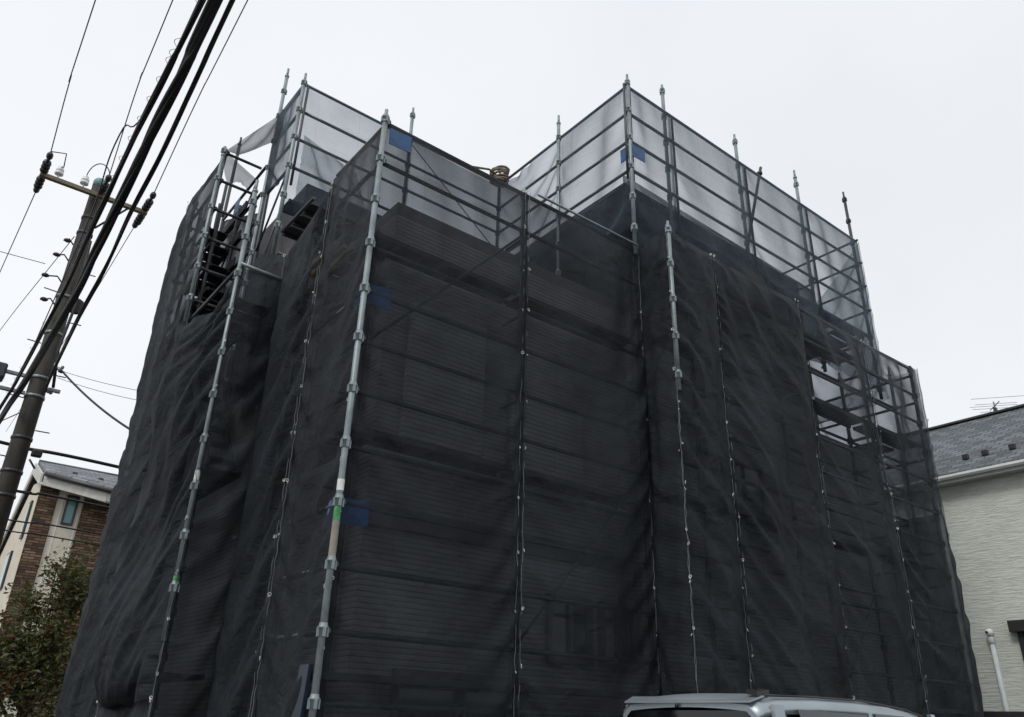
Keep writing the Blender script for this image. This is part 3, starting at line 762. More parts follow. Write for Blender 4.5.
net('narrow dark mesh sheet just right of the short mid air right post', (6.24, YS, .1), (7.06, YS, .1), (7.06, YS, 7.03), (6.24, YS, 7.08), front, .026, .008, jit=.04, wind=.0001, shear=.16, step=.035, folds=[(-66, .032, .22, .7), (-50, .024, .3, .55), (82, .016, .25, .4)], mat='net_close')
net('dark mesh sheet with slanting pulled folds, above the silver car roof', (7.06, YS, .1), (8.88, YS, .1), (8.88, YS, 7.05), (7.06, YS, 7.02), front, .020, .006, jit=.04, wind=.00011, shear=.22, step=.035, folds=[(-58, .036, .30, .7), (-42, .028, .4, .55), (-75, .02, .3, .5), (-10, .014, .5, .35)], mat='net_close')
net('dark mesh sheet whose clear upper part shows sky and planks', (8.88, YS, .1), (10.57, YS, .1), (10.57, YS, 6.98), (8.88, YS, 7.05), front, .018, .006, jit=.04, wind=.0001, shear=.14, folds=[(-48, .030, .32, .6), (-22, .026, .4, .5), (-75, .016, .3, .4)], mat='net_open')
net('rightmost dark mesh sheet on the front, ending before the pale house', (10.57, YS, .1), (11.88, YS, .1), (12.20, YS, 7.02), (10.57, YS, 6.98), front, .022, .006, jit=.05, wind=.00012, shear=.12, folds=[(-35, .030, .32, .6), (-14, .028, .4, .5), (60, .022, .3, .45)], mat='net_open')
net('mesh sheet on the right end, seen through the rightmost front sheet', (11.925, YS, .1), (11.925, 7.3, .1), (12.25, 7.3, 6.95), (12.25, YS, 7.02), (1, 0, 0), .022, .006, jit=.05, tie_show=False, wind=.00016, shear=.1, folds=[(-60, .03, .3, .6), (20, .03, .4, .5)], mat='net_open')
def drape_net(label, a_, b_, z0, z1a, z1b, out, **kw):
    net(label, (*a_, z0), (*b_, z0), (*b_, z1b), (*a_, z1a), out, .03, .012, tie_show=False, jit=.03, wind=.0001, **kw)
drape_net('dark mesh draped over the upper wall below the pale right nets, ragged at its end', (XC + .08, YF + .20), (10.47, YF + .20), 6.7, 8.22, 8.12, front, folds=[(-28, .03, .35, .6), (12, .025, .4, .5), (-70, .02, .3, .4)], tie_step=.6)
drape_net('dark mesh draped over the upper wall left of the tall corner post', (XC + .20, 8.3), (XC + .20, YF + .2), 6.5, 8.02, 8.22, leftn, folds=[(28, .03, .35, .6), (-12, .025, .4, .5), (70, .02, .3, .4)], tie_step=.6)
net('doubled mesh behind the rightmost front sheet, near the pale house', (11.80, YS + .06, .1), (11.80, 7.2, .1), (11.98, 7.2, 4.6), (11.98, YS + .06, 4.6), (1, 0, 0), .02, .006, mat='net_dense', tie_show=False, folds=[(70, .03, .3, .5)])
# light upper sheets
GU = 'pale see through mesh sheets on the upper guard rails'
def unet(label, BL, BR, TR, TL, out, **kw):
    d = dict(slack=.005, vslack=.001, mat='net_light', group=GU, folds=[(70, .003, .4, .3), (-40, .006, .6, .25)], tie_show=False, step=.05, jit=.015, wind=.00004, bottom='tie'); d.update(kw)
    return net(label, BL, BR, TR, TL, out, **d)
zb = 7.3
XCN = XC + .018
unet('pale mesh left of the upper right corner, its slack top edge curling', (XCN, 6.95, zb), (XCN, YF + .06, zb), (XCN, YF + .06, ZU), (XCN, 6.95, ZU - .02), leftn, slack=.02)
unet('pale mesh beside the rope coil, sagging from its rail', (XCN, 8.4, zb), (XCN, 6.95, zb), (XCN, 6.95, ZU - .02), (XCN, 8.4, ZU - .02), leftn, slack=.022, topsag=.10, top='corners')
YUN = YF + .030
for x0, x1, lab in ((XC + .05, 7.0, 'narrow pale mesh right of the tall upper corner post'), (7.0, 8.71, 'wide pale mesh on upper rails above the clean dark wall top'), (8.71, 10.38, 'pale mesh on upper rails behind the slanting dark bar'), (10.38, 12.0, 'last pale mesh on the upper right rails, clear sky beside it')):
    unet(lab, (x0, YUN, zb - .6), (x1, YUN, zb - .6), (x1, YUN, ZU), (x0, YUN, ZU), front)
unet('pale mesh on the upper right end with a torn dipping top edge', (12.03, YUN, 6.6), (12.03, 8.6, 6.6), (12.03, 8.6, 8.9), (12.03, YUN, ZU - .02), (1, 0, 0), slack=.02, top='corners', topsag=.2, bottom='tie')
YDN = 8.40
unet('pale mesh between the upper left corner post and the near corner post top', (2.74, YDN, 7.5), (4.45, YDN, 7.5), (4.45, YDN, ZU), (2.74, YDN, ZU), front)
unet('pale mesh behind the near corner top, under the rope coil rail', (4.45, YDN, 7.5), (XC, YDN, 7.5), (XC, YDN, ZU - .05), (4.45, YDN, ZU), front, topsag=.04)
unet('narrow pale mesh left of the upper left corner post', (2.69, 9.2, 8.2), (2.69, 8.44, 8.0), (2.69, 8.44, ZU), (2.69, 9.2, ZU), leftn)
unet('slack pointed mesh slung from the stair tower to the upper left corner', (2.16, 9.5, 8.62), (2.62, 9.22, 9.05), (2.70, 9.2, ZU), (2.14, 9.5, 8.84), (-.5, -1, 0), mat='net', slack=.03, topsag=.0, ties=(False, False), edge=False, bottom='none', overlap=0, lim=-1)
unet('loose rag of mesh hanging at the top of the open stair tower post', (2.17, 9.53, 8.35), (2.45, 9.55, 8.55), (2.66, 9.55, 8.62), (2.16, 9.53, 8.84), front, mat='net', slack=.06, vslack=.04, ties=(False, False), edge=False, bottom='none', overlap=0, lim=-1)
unet('grey mesh on the inner side of the open stair tower, behind its decks', (XI + .04, 11.0, 6.3), (XI + .04, 9.45, 6.3), (XI + .04, 9.45, 8.0), (XI + .04, 11.0, 8.75), leftn, mat='net', slack=.02, bottom='tie')
unet('crumpled loose mesh bundle behind the upper left corner post', (2.85, 8.30, 7.45), (3.9, 8.25, 7.6), (3.6, 8.36, 8.5), (2.85, 8.36, 8.75), front, slack=.05, vslack=.05, lim=-.05, jit=.05)

# ------------------------------------------------------------------ utility pole and lines
PX, PY = 1.07, 13.0
UP = empty('utility_pole', (PX, PY, 0), 'tall dark concrete utility pole with a crossarm at the left', 'utility pole')
m = MB(); m.tube([(PX, PY, 0), (PX, PY, 9.75)], .160, 20, True, .105); pole = m.build('pole', M['concrete'], UP)
m = MB(); m.lathe((PX, PY, 9.75), [(.108, -.06), (.108, .06), (.085, .10), (.02, .12)], 14); m.build('pole_cap', M['teal_cap'], UP)
m = MB(); m.box(.20, 1.86, PY - .225, PY - .15, 9.40, 9.475, .008); arm = m.build('crossarm', M['arm'], UP)
m = MB(); m.tube([(PX + .1, PY - .15, 8.85), (1.55, PY - .19, 9.39)], .018, 8); m.build('arm_brace', M['zinc_dark'], UP)
for z in (9.05, 8.75, 7.55, 6.9, 6.15, 5.85, 5.2, 4.7, 4.35):
    r = .160 - .055 * z / 9.75 + .006
    m = MB(); m.lathe((PX, PY, z), [(r, -.022), (r + .006, -.02), (r + .006, .02), (r, .022)], 18); m.build('band', M['zinc'] if z in (7.55, 6.9, 6.15, 5.85) else M['zinc_dark'], UP)
for i in range(10):
    z = 4.0 + i * .45; s = 1 if i % 2 else -1
    m = MB(); m.tube([(PX + s * .13, PY - .03, z), (PX + s * .32, PY - .05, z)], .009, 6); m.build('step_bolt', M['zinc_dark'], UP)
def strain(x, y0, dirn, z, n=3):
    """strain insulator string of dark sleeve and discs from the arm along the wire"""
    m = MB(); m.tube([(x, y0, z), (x + .0, y0 + dirn * .55, z + .02)], .02, 8)
    for i in range(n):
        m.lathe((x, y0 + dirn * (.10 + .11 * i), z), [(.02, -.03), (.06, -.025), (.065, .015), (.03, .03)], 12, 'Y')
    m.ball((x, y0 + dirn * .5, z + .03), .05, (1, 1.8, 1.2)); m.build('strain_insulator', M['black_plastic'], UP)
for x in (.24, 1.10, 1.80):
    strain(x, PY - .21, -1, 9.46); 
    if x != 1.10: strain(x, PY - .17, 1, 9.42)
for x in (.45, .83):
    m = MB(); m.tube([(x, PY - .19, 9.47), (x, PY - .19, 9.56)], .012, 8)
    m.lathe((x, PY - .19, 9.54), [(.03, 0), (.065, .01), (.065, .05), (.04, .06), (.06, .07), (.06, .11), (.035, .12), (.045, .15), (.03, .17)], 14); m.build('pin_insulator', M['porcelain'], UP)
m = MB(); m.tube([(.83 + .02 * 0 + .16 * (1 - math.cos(t)) * 1.0, PY - .19 - .05 * t, 9.70 + .30 * math.sin(t)) for t in [i * math.pi / 12 for i in range(13)]], .009, 6); m.build('jumper_wire', M['cable'], UP)
m = MB(); m.tube([(.24, PY - .55, 9.68), (.45, PY - .5, 9.78), (.48, PY - .3, 9.65), (.45, PY - .19, 9.7)], .009, 6); m.build('jumper_wire', M['cable'], UP)
for z in (6.12, 5.86):
    m = MB(); m.box(.60, PX - .14, PY - .10, PY - .04, z - .025, z + .025, .006); m.build('side_bracket', M['zinc'], UP)
m = MB(); m.box(PX + .13, PX + .30, PY - .08, PY - .02, 5.98, 6.03, .006); m.build('side_bracket', M['zinc'], UP)
m = MB(); m.box(.46, .62, PY - .16, PY + .10, 5.98, 6.22, .03); m.build('junction_box', M['zinc_dark'], UP)
for (zz, x1) in ((8.15, .72), (7.75, .66), (7.35, .74), (8.45, .80)):
    m = MB(); m.tube([(PX - .12, PY - .10, zz), (PX - .2, PY - .16, zz + .05), (x1, PY - .18, zz - .02)], .012, 6); m.ball((x1 + .05, PY - .18, zz), .035, (1.6, 1, 1), 8); m.build('wire_clamp', M['black_plastic'], UP)
m = MB(); m.tube([(PX + .1, PY - .13, 8.6), (PX + .12, PY - .17, 8.0), (PX + .15, PY - .19, 7.4), (PX + .10, PY - .2, 6.6), (PX + .18, PY - .19, 6.0)], .022, 8); m.build('riser_cable', M['cable'], UP)
m = MB(); m.lathe((PX + .16, PY - .15, 7.4), [(.10, -.015), (.14, -.01), (.14, .01), (.10, .015)], 14, 'Y'); m.build('slack_loop', M['cable'], UP)
m = MB(); m.box(PX + .16, PX + .30, PY - .14, PY - .05, 4.95, 5.05, .02); m.tube([(PX + .16, PY - .1, 4.9), (PX + .26, PY - .1, 4.78)], .015, 6); m.build('bracket_lamp_base', M['black_plastic'], UP)

def catmull(pts, n=10):
    P = [Vector(p) for p in pts]; P = [2 * P[0] - P[1]] + P + [2 * P[-1] - P[-2]]; o = []
    for i in range(1, len(P) - 2):
        for j in range(n):
            t = j / n; a, b, c, d = P[i - 1:i + 3]
            o.append(.5 * ((2 * b) + (c - a) * t + (2 * a - 5 * b + 4 * c - d) * t * t + (3 * b - a - 3 * c + d) * t ** 3))
    return o + [P[-2]]
GW = 'overhead wires on the utility pole'
def wire(label, pts, r, mat='wire', name='overhead_wire', extra=None, n=10):
    m = MB(); cp = catmull(pts, n) if len(pts) > 2 else [Vector(p) for p in pts]
    m.tube(cp, r, 8)
    if extra: extra(m, cp)
    return m.build(name, M[mat], label=label, cat='wire', group=GW)

def sag(a, b, s, n=8):
    a, b = Vector(a), Vector(b); return [a.lerp(b, i / n) + Vector((0, 0, -s * 4 * (i / n) * (1 - i / n))) for i in range(n + 1)]

def lashed(m, cp, r=.05, amp=.014, loops=True):
    """wrapped bundle: spiral lashing and hanger rings"""
    acc = 0
    for i in range(len(cp) - 1):
        a, b = cp[i], cp[i + 1]; d = b - a
        k = int(d.length / .28)
        for j in range(k):
            p = a + d * (j + .5) / max(k, 1)
            m.ball(p + Vector((random.uniform(-.8, .8) * r, random.uniform(-.06, .06), random.uniform(-.7, .5) * r)), r * random.uniform(.45, .95), (1, random.uniform(1.2, 3.2), 1), 6)

# ---- lines run along the side street
wire('thin wire from the left end of the pole crossarm up to the top edge', [(.24, 12.3, 9.50), (.14, 10.77, 9.85), (.09, 9.19, 10.0), (-.3, -6, 11.4)], .008)
wire('thin wire from the middle of the crossarm, left of the thick cables', [(1.10, 12.3, 9.50), (.94, 10.29, 10.0), (.89, 8.69, 10.15), (.4, -6, 11.6)], .008)
wire('thin wire from the right end of the crossarm, nearest the netted tower', [(1.80, 12.3, 9.50), (1.67, 9.73, 9.75), (1.62, 7.86, 9.95), (1.2, -6, 11.3)], .008)
GB = 'thick bundled cables along the side street'
def bundle(label, pts, r, nstr, seed, mess=None):
    rnd = random.Random(seed); cp = catmull(pts, 16); m = MB()
    m.tube(cp, r * .62, 10)
    for s_ in range(nstr):
        ph = rnd.uniform(0, 6.28); fq = rnd.uniform(.05, .12); rr = r * rnd.uniform(.5, .62)
        m.tube([p + Vector((math.cos(ph + i * fq) * rr, 0, math.sin(ph + i * fq) * rr)) for i, p in enumerate(cp)], r * rnd.uniform(.38, .5), 7)
    lashed(m, cp, r * .85)
    o = m.build('cable_bundle', M['cable'], label=label, cat='cable', group=GB)
    if mess:
        for k in range(4, len(cp) - 20, 5):
            p = cp[k]; q = MB()
            q.tube([p + Vector((-.008 - .035 * math.sin(t), .035 * (t - 1.57), .005)) for t in [j * math.pi / 10 for j in range(11)]], .0022, 4)
            q.build('hanger_loop', M['wire'], o)
    return o
bundle('upper left thick cable bundle with small wire hanger loops', [(.62, 30, 6.6), (.70, 16.5, 5.85), (.74, 13.2, 5.82), (.75, 12.04, 5.86), (.71, 9.26, 5.80), (.66, 7.76, 5.78), (.64, 6.71, 5.80), (.62, 5.76, 5.85), (.62, 5.03, 5.95), (.62, 4.44, 6.10), (.6, 1.0, 6.9), (.55, -7, 8.6)], .025, 4, 3, True)
bundle('thickest black cable bundle, middle of the three over the street', [(.70, 30, 6.5), (.76, 16.5, 5.75), (.80, 13.2, 5.70), (.83, 11.93, 5.75), (.81, 8.95, 5.70), (.76, 7.56, 5.70), (.73, 6.49, 5.72), (.71, 5.61, 5.80), (.70, 4.90, 5.90), (.69, 4.33, 6.05), (.66, 1.0, 6.9), (.6, -7, 8.6)], .042, 6, 5)
bundle('knobbly twisted cable bundle ending at the right of the pole', [(1.26, 12.95, 5.95), (1.13, 12.4, 5.88), (.98, 9.72, 5.75), (.92, 7.98, 5.70), (.86, 6.83, 5.70), (.83, 5.85, 5.75), (.80, 4.94, 5.90), (.79, 4.30, 6.10), (.75, 1, 6.9), (.7, -7, 8.6)], .023, 3, 8)
wire('slim wire hung between the two thickest cable bundles', [(.75, 11.5, 5.95), (.62, 7.6, 5.93), (.53, 6.09, 5.95), (.66, 4.53, 6.2), (.66, -6, 8.6)], .006)
wire('thin wire leaving the crossarm left end away down the street', [(.24, 13.35, 9.44), (.14, 20, 11.22 - 1.75), (.1, 30, 9.8)], .008)
wire('thin wire leaving the crossarm right end behind the cables', [(1.80, 13.35, 9.44), (1.95, 20, 9.9), (2.1, 32, 10.6)], .007)
wire('thin wire from the pole side running off left', [(.93, 12.9, 8.6), (.55, 20, 9.35), (.2, 30, 10.4)], .007)
wire('faint wire reaching the pole loops from the left edge', sag((.66, 12.85, 7.95), (-6, 15, 9.2), .15), .006)
wire('thick drop cable from the pole to the left edge of the netting', sag((1.31, 12.9, 6.32), (2.16, 11.05, 5.05), .06), .016, 'cable')
for a_, b_, lab in (((1.31, 12.9, 6.32), (2.4, 11.3, 5.75), 'upper of two hair thin wires beside the drop cable'), ((1.28, 12.9, 6.2), (2.3, 11.6, 5.7), 'lower of two hair thin wires beside the drop cable')):
    wire(lab, sag(a_, b_, .03), .004)
cl = MB()
for i in range(6): cl.ball((1.30 + random.uniform(-.05, .05), 12.9 + random.uniform(-.05, .05), 6.34 + random.uniform(-.05, .05)), .028, seg=6)
cl.build('wire_clamp', M['zinc'], UP)
wire('thick cable crossing just above the brown house roof', [(-3, 14, 5.55), (.89, 14, 5.36), (1.23, 14, 5.34), (2.64, 14, 5.33), (9, 14.5, 5.2)], .028, 'cable')
wire('black cable crossing the teal window of the brown house', [(-3, 14, 4.75), (1.2, 14, 4.66), (2.25, 14, 4.66), (9, 14.5, 4.4)], .018, 'cable')
wire('thin cable crossing the brown house below its window', [(-3, 14, 4.3), (1.26, 14, 4.22), (2.29, 14, 4.22), (9, 14.5, 4.0)], .012, 'cable')
wire('lowest thin cable crossing the brown stone house', [(-3, 14, 4.15), (1.23, 14, 4.06), (2.26, 14, 4.05), (9, 14.5, 3.8)], .010, 'cable')
wire('pair wire slanting off left behind the pole foot', [(.95, 13.1, 5.6), (.2, 22, 7.0), (-.6, 34, 8.8)], .008)

# ------------------------------------------------------------------ left neighbour: stone-clad house
LX, LY = 2.99, 26.0
LH = empty('house', (6.0, 30, 0), 'brown stone clad house with cream strips and a grey tiled roof, far left', 'house')
a = MB(); a.slab([(LX, LY, 0), (LX, 34, 0), (LX, 34, 5.2), (LX, 33.2, 5.4), (LX, 28.0, 8.0), (LX, LY, 7.75)], (6.5, 0, 0)); a.build('wall', M['cream'], LH)
def skin(x0, x1, z0, z1, mat, name, t=.03):
    m = MB(); m.box(x0, x1, LY - t, LY - .003, z0, z1); return m.build(name, mat, LH)
skin(LX - .03, 3.46, 0, 7.6, M['stone'], 'stone_cladding', .06); skin(4.16, 9.5, 0, 7.55, M['stone'], 'stone_cladding', .06)
skin(3.462, 4.158, 0, 7.62, M['cream'], 'cream_strip', .02)
for x in (3.60, 4.08):
    skin(x, x + .025, 0, 7.6, M['white_trim'], 'strip_joint', .035)
def lh_window(x0, x1, z0, z1):
    w = MB(); y0, y1 = LY - .08, LY - .024
    w.box(x0, x1, y0, y1, z0, z0 + .06); w.box(x0, x1, y0, y1, z1 - .06, z1)
    w.box(x0, x0 + .055, y0, y1, z0 + .06, z1 - .06); w.box(x1 - .055, x1, y0, y1, z0 + .06, z1 - .06)
    f = w.build('window', M['dark_frame'], LH)
    p = MB(); p.box(x0 + .055, x1 - .055, LY - .05, LY - .026, z0 + .06, z1 - .06); p.build('pane', M['glass_teal'], f)
lh_window(3.70, 4.02, 6.55, 7.42); lh_window(3.70, 4.02, 2.0, 2.9)
def side_window(y0, y1, z0, z1):
    w = MB(); w.box(LX - .06, LX - .002, y0, y1, z0, z1, .01); f = w.build('window', M['dark_frame'], LH)
    p = MB(); p.box(LX - .07, LX - .061, y0 + .08, y1 - .08, z0 + .08, z1 - .08); p.build('pane', M['glass_teal'], f)
side_window(26.9, 27.3, 6.2, 7.3); side_window(28.2, 29.0, 4.9, 6.0); side_window(28.2, 29.2, 2.6, 3.8)
# roof: front slope up to a ridge, rake falling back
rf = MB()
e0, e1, e2 = (2.93, 25.62, 7.80), (4.55, 25.0, 7.50), (9.8, 25.0, 7.50); r0, r1 = (2.93, 27.9, 8.62), (9.8, 27.9, 8.62)
rf.slab([e0, e1, e2, r1, r0], (0, 0, .12)); roof = rf.build('roof', M['shingle_l'], LH)
rf = MB(); rf.slab([r0, r1, (9.8, 34.4, 4.9), (2.93, 34.4, 4.9)], (0, 0, .12)); rf.build('roof', M['shingle_l'], LH)
m = MB(); m.tube([(2.93, 27.9, 8.74), (9.8, 27.9, 8.74)], .05, 8); m.build('ridge_cap', M['dark_frame'], LH)
m = MB(); m.slab([(2.93, 25.60, 7.50), (4.55, 24.97, 7.18), (4.55, 24.97, 7.47), (2.93, 25.60, 7.77)], (0, .06, 0)); m.build('fascia', M['house_trim'], LH)
m = MB(); m.slab([(4.56, 24.97, 7.20), (9.8, 24.97, 7.20), (9.8, 24.97, 7.44), (4.56, 24.97, 7.44)], (0, .06, 0)); m.build('fascia', M['house_trim'], LH)
m = MB(); m.tube([(2.95, 25.52, 7.80), (4.55, 24.90, 7.50), (9.8, 24.90, 7.50)], .065, 8); m.build('gutter', M['dark_frame'], LH)
m = MB(); m.slab([(2.90, 25.64, 7.50), (2.90, 27.9, 8.30), (2.90, 34.4, 4.55), (2.90, 34.4, 4.86), (2.90, 27.9, 8.66), (2.90, 25.64, 7.83)], (-.05, 0, 0)); m.build('bargeboard', M['house_trim'], LH)
m = MB(); m.slab([(2.83, 25.66, 7.55), (4.55, 25.05, 7.17), (9.8, 25.05, 7.17), (9.8, 25.93, 7.55), (2.83, 25.93, 7.62)], (0, 0, .03)); m.build('soffit', M['white_trim'], LH)
def on_roof(x, t):   # point on the front slope
    y = 25.1 + t * 2.8; return Vector((x, y, 7.50 + (y - 25.0) * (1.12 / 2.9) + .12))
for x in (3.75, 4.45, 5.15, 5.85):
    p = on_roof(x, .28 if x > 4 else .36); m = MB(); m.box(p.x - .07, p.x + .07, p.y - .03, p.y + .03, p.z - .02, p.z + .10, .01); m.build('snow_guard', M['dark_frame'], roof)

# ------------------------------------------------------------------ right neighbour: pale siding house
RX = 14.8
RH = empty('house', (18, 5, 0), 'pale wavy sided house with a slate grey roof at the right edge', 'house')
a = MB(); a.box(RX, 20.2, 1.2, 9.6, 0, 5.90); a.build('wall', M['siding_r'], RH)
ex, ez, gx, gz = RX - .20, 5.85, 17.4, 7.72
rf = MB(); rf.slab([(ex, 10.1, ez), (ex, .7, ez), (gx, .7, gz), (gx, 10.1, gz)], (0, 0, .09)); rroof = rf.build('roof', M['shingle_r'], RH)
rf = MB(); rf.slab([(gx + .002, .7, gz), (20.8, .7, ez - .2), (20.8, 10.1, ez - .2), (gx + .002, 10.1, gz)], (0, 0, .09)); rf.build('roof', M['shingle_r'], RH)
m = MB(); m.box(gx - .10, gx + .10, .7, 10.1, gz + .07, gz + .12, .01); m.build('ridge_cap', M['dark_frame'], RH)
m = MB(); m.box(ex - .03, ex + .0, .7, 10.1, ez - .09, ez + .03); m.build('fascia', M['soffit'], RH)
m = MB(); m.slab([(ex - .035, .7, ez + .04), (ex - .10, .7, ez + .04), (ex - .10, .7, ez + .0), (ex - .07, .7, ez - .03), (ex - .035, .7, ez - .03)], (0, 9.4, 0)); m.build('gutter', M['white_trim'], RH)
m = MB(); m.box(ex + .002, RX - .002, .72, 10.08, ez - .085, ez - .065); m.build('soffit', M['soffit'], RH)
for y in (5.74, 5.40, 4.94, 4.4, 3.8):
    x = RX + .30; z = ez + (x - ex) * (gz - ez) / (gx - ex) + .09
    m = MB(); m.box(x - .035, x + .035, y - .055, y + .055, z, z + .10, .01); m.build('snow_guard', M['dark_frame'], rroof)
w = MB(); w.box(RX - .14, RX - .003, 3.9, 5.52, 3.20, 3.38, .01); w.build('shutter_box', M['dark_frame'], RH)
w = MB(); w.box(RX - .07, RX - .003, 5.36, 5.43, 1.2, 3.198); w.box(RX - .07, RX - .003, 3.95, 4.02, 1.2, 3.198); w.box(RX - .07, RX - .003, 4.02, 5.36, 1.2, 1.27); f = w.build('window', M['dark_frame'], RH)
w = MB(); w.box(RX - .03, RX - .004, 4.02, 5.36, 1.27, 3.198); w.build('pane', M['glass_dark'], f)
m = MB(); m.tube([(RX - .07, 5.84, .3), (RX - .07, 5.84, 3.12)], .038, 12); m.lathe((RX - .07, 5.84, 3.08), [(.04, -.04), (.05, -.03), (.05, .06), (.042, .07)], 12); m.tube([(RX - .07, 5.84, 3.14), (RX - .07, 5.84, 3.22), (RX - .02, 5.84, 3.25)], .045, 10); m.build('conduit_pipe', M['grey_pipe'], RH)
m = MB(); m.ball((RX - .09, 5.84, 3.22), .06, (1, 1.1, 1)); m.build('pipe_cap', M['white_trim'], RH)
m = MB(); m.lathe((RX - .155, 5.86, 3.22), [(.022, 0), (.022, .012)], 10, 'X'); m.build('vent_hole', M['dark_frame'], RH)
# roof antenna: a thing that stands on the roof
AN = empty('roof_antenna', (18.0, 6.03, 7.6), 'thin fish bone television antenna on the ridge of the pale house', 'antenna')
m = MB(); m.tube([(18.0, 6.03, 7.2), (18.0, 6.03, 8.30)], .016, 8); m.build('mast', M['zinc'], AN)
m = MB(); m.tube([(17.8, 5.85, 8.20), (18.2, 6.2, 8.20)], .010, 6); m.tube([(17.85, 6.15, 8.02), (18.15, 5.88, 8.02)], .010, 6); m.box(17.965, 18.035, 5.995, 6.065, 8.06, 8.16, .01); m.build('boom', M['zinc_dark'], AN)
for (t, wd, z) in ((.1, .50, 8.30), (.35, .40, 8.21), (.6, .46, 8.21), (.9, .36, 8.21), (.3, .34, 8.02), (.7, .28, 8.02)):
    cx, cy = 17.8 + .4 * t, 5.85 + .35 * t; dx, dy = -.55, .84
    m = MB(); m.tube([(cx - dx * wd, cy - dy * wd, z), (cx + dx * wd, cy + dy * wd, z + .02)], .005, 6); m.build('element', M['zinc'], AN)

fw = MB(); fw.box(13.55, 13.69, 2.6, 9.5, 0, 1.90); fwo = fw.build('boundary_wall', M['block_wall'], label='low block wall between the wrapped house and the pale house', cat='wall')
c_ = MB(); c_.box(13.50, 13.74, 2.56, 9.54, 1.902, 1.99, .01); c_.build('coping', M['dark_frame'], fwo)

# ------------------------------------------------------------------ leafy tree at the left
TR = empty('tree', (2.05, 15.6, 0), 'leafy dark green tree with reddish leaves at the left end of the netting', 'tree')
rt = random.Random(4)
tb = MB(); tb.tube([(2.05, 15.6, 0), (2.12, 15.62, .8), (2.2, 15.6, 1.5)], .09, 10, True, .065)
tips = []
for i in range(13):
    a0 = rt.uniform(0, 6.28); e = rt.uniform(.2, 1.0); z0 = rt.uniform(1.0, 1.6)
    p0 = Vector((2.42, 15.6, z0)); dv = Vector((math.cos(a0) * 1.05 * (1.2 - e), math.sin(a0) * .8 * (1.2 - e), .5 + 1.9 * e))
    p1 = p0 + dv * .5 + Vector((0, 0, .1)); p2 = p0 + dv
    tb.tube([p0, p1, p2], .035, 6, True, .008); tips += [p1, p2]
    for j in range(3):
        q = p1.lerp(p2, rt.random()); q2 = q + Vector((rt.uniform(-.4, .4), rt.uniform(-.4, .4), rt.uniform(0, .35))); tb.tube([q, q2], .010, 5, True, .004); tips.append(q2)
tb.build('trunk', M['bark'], TR)
cm = MB()
def leaf(c, s):
    u = Vector((rt.gauss(0, 1), rt.gauss(0, 1), rt.gauss(0, .6))).normalized(); v = u.cross(Vector((rt.gauss(0, 1), rt.gauss(0, 1), rt.gauss(0, 1)))).normalized(); n = u.cross(v)
    pts = [c - u * s, c - u * .2 * s + v * .42 * s + n * .1 * s, c + u * s, c - u * .2 * s - v * .42 * s + n * .1 * s]
    cm.bm.faces.new([cm.bm.verts.new(p) for p in pts])
for t in tips:
    for k in range(rt.randint(70, 150)):
        r = .27 * rt.random() ** .5; d = Vector((rt.gauss(0, 1), rt.gauss(0, 1), rt.gauss(0, 1))).normalized()
        leaf(t + Vector((d.x * r * 1.2, d.y * r * 1.2, d.z * r)), rt.uniform(.035, .068))
for k in range(4200):
    a0 = rt.uniform(0, 6.28); r = .85 * rt.random() ** .5
    leaf(Vector((2.42 + math.cos(a0) * r * 1.3, 15.6 + math.sin(a0) * r, rt.uniform(.5, 3.1))), rt.uniform(.035, .068))
cm.build('crown', M['leaf'], TR, recalc=False)

# ------------------------------------------------------------------ silver car parked in front
CX0, CX1, CY = 4.42, 7.80, 3.74      # rear and front, centre line
CAR = empty('parked_car', ((CX0 + CX1) / 2, CY, 0), 'silver boxy small car parked in front of the netting, only its roof showing', 'car')
def loft(secs, mat, name, parent, close=True):
    m = MB(); rings = [[m.bm.verts.new(p) for p in s_] for s_ in secs]; n = len(rings[0])
    for a_, b_ in zip(rings[:-1], rings[1:]):
        for k in range(n if close else n - 1):
            f = m.bm.faces.new((a_[k], a_[(k + 1) % n], b_[(k + 1) % n], b_[k])); f.smooth = True
    if close: m.bm.faces.new(rings[0][::-1]); m.bm.faces.new(rings[-1])
    return m.build(name, mat, parent)
def ring(x, hw, z0, z1, rr=.10, tuck=0.):
    pts = []
    for (cy, cz, a0) in ((hw - rr, z1 - rr, 0), (-(hw - rr), z1 - rr, 90), (-(hw - rr - tuck), z0 + rr, 180), (hw - rr - tuck, z0 + rr, 270)):
        for k in range(5):
            a_ = R(a0 + k * 22.5); pts.append((x, CY + cy + rr * math.cos(a_), cz + rr * math.sin(a_)))
    return pts
body = loft([ring(CX0 + .02, .66, .32, .98, .1), ring(CX0 + .10, .725, .26, 1.02), ring(CX0 + .9, .735, .24, 1.02), ring(CX0 + 2.3, .735, .24, 1.0), ring(CX0 + 2.75, .73, .24, .98), ring(CX0 + 3.15, .70, .26, .90), ring(CX0 + 3.36, .62, .34, .80, .12)], M['silver'], 'body', CAR)
# glasshouse (dark, tapering) then roof shell, pillars
def gring(x, hb, ht, zt, zb=1.0):
    return [(x, CY - hb, zb), (x, CY + hb, zb), (x, CY + ht, zt), (x, CY - ht, zt)]
cab = loft([gring(CX0 + .07, .66, .585, 1.70), gring(CX0 + .5, .69, .60, 1.735), gring(CX0 + 1.6, .69, .60, 1.725), [(CX0 + 2.1, CY - .69, 1.0), (CX0 + 2.1, CY + .69, 1.0), (CX0 + 2.02, CY + .58, 1.69), (CX0 + 2.02, CY - .58, 1.69)], [(CX0 + 2.68, CY - .66, 1.0), (CX0 + 2.68, CY + .66, 1.0), (CX0 + 2.66, CY + .65, 1.02), (CX0 + 2.66, CY - .65, 1.02)]], M['glass_dark'], 'windows', CAR)
for f in cab.data.polygons: f.use_smooth = False
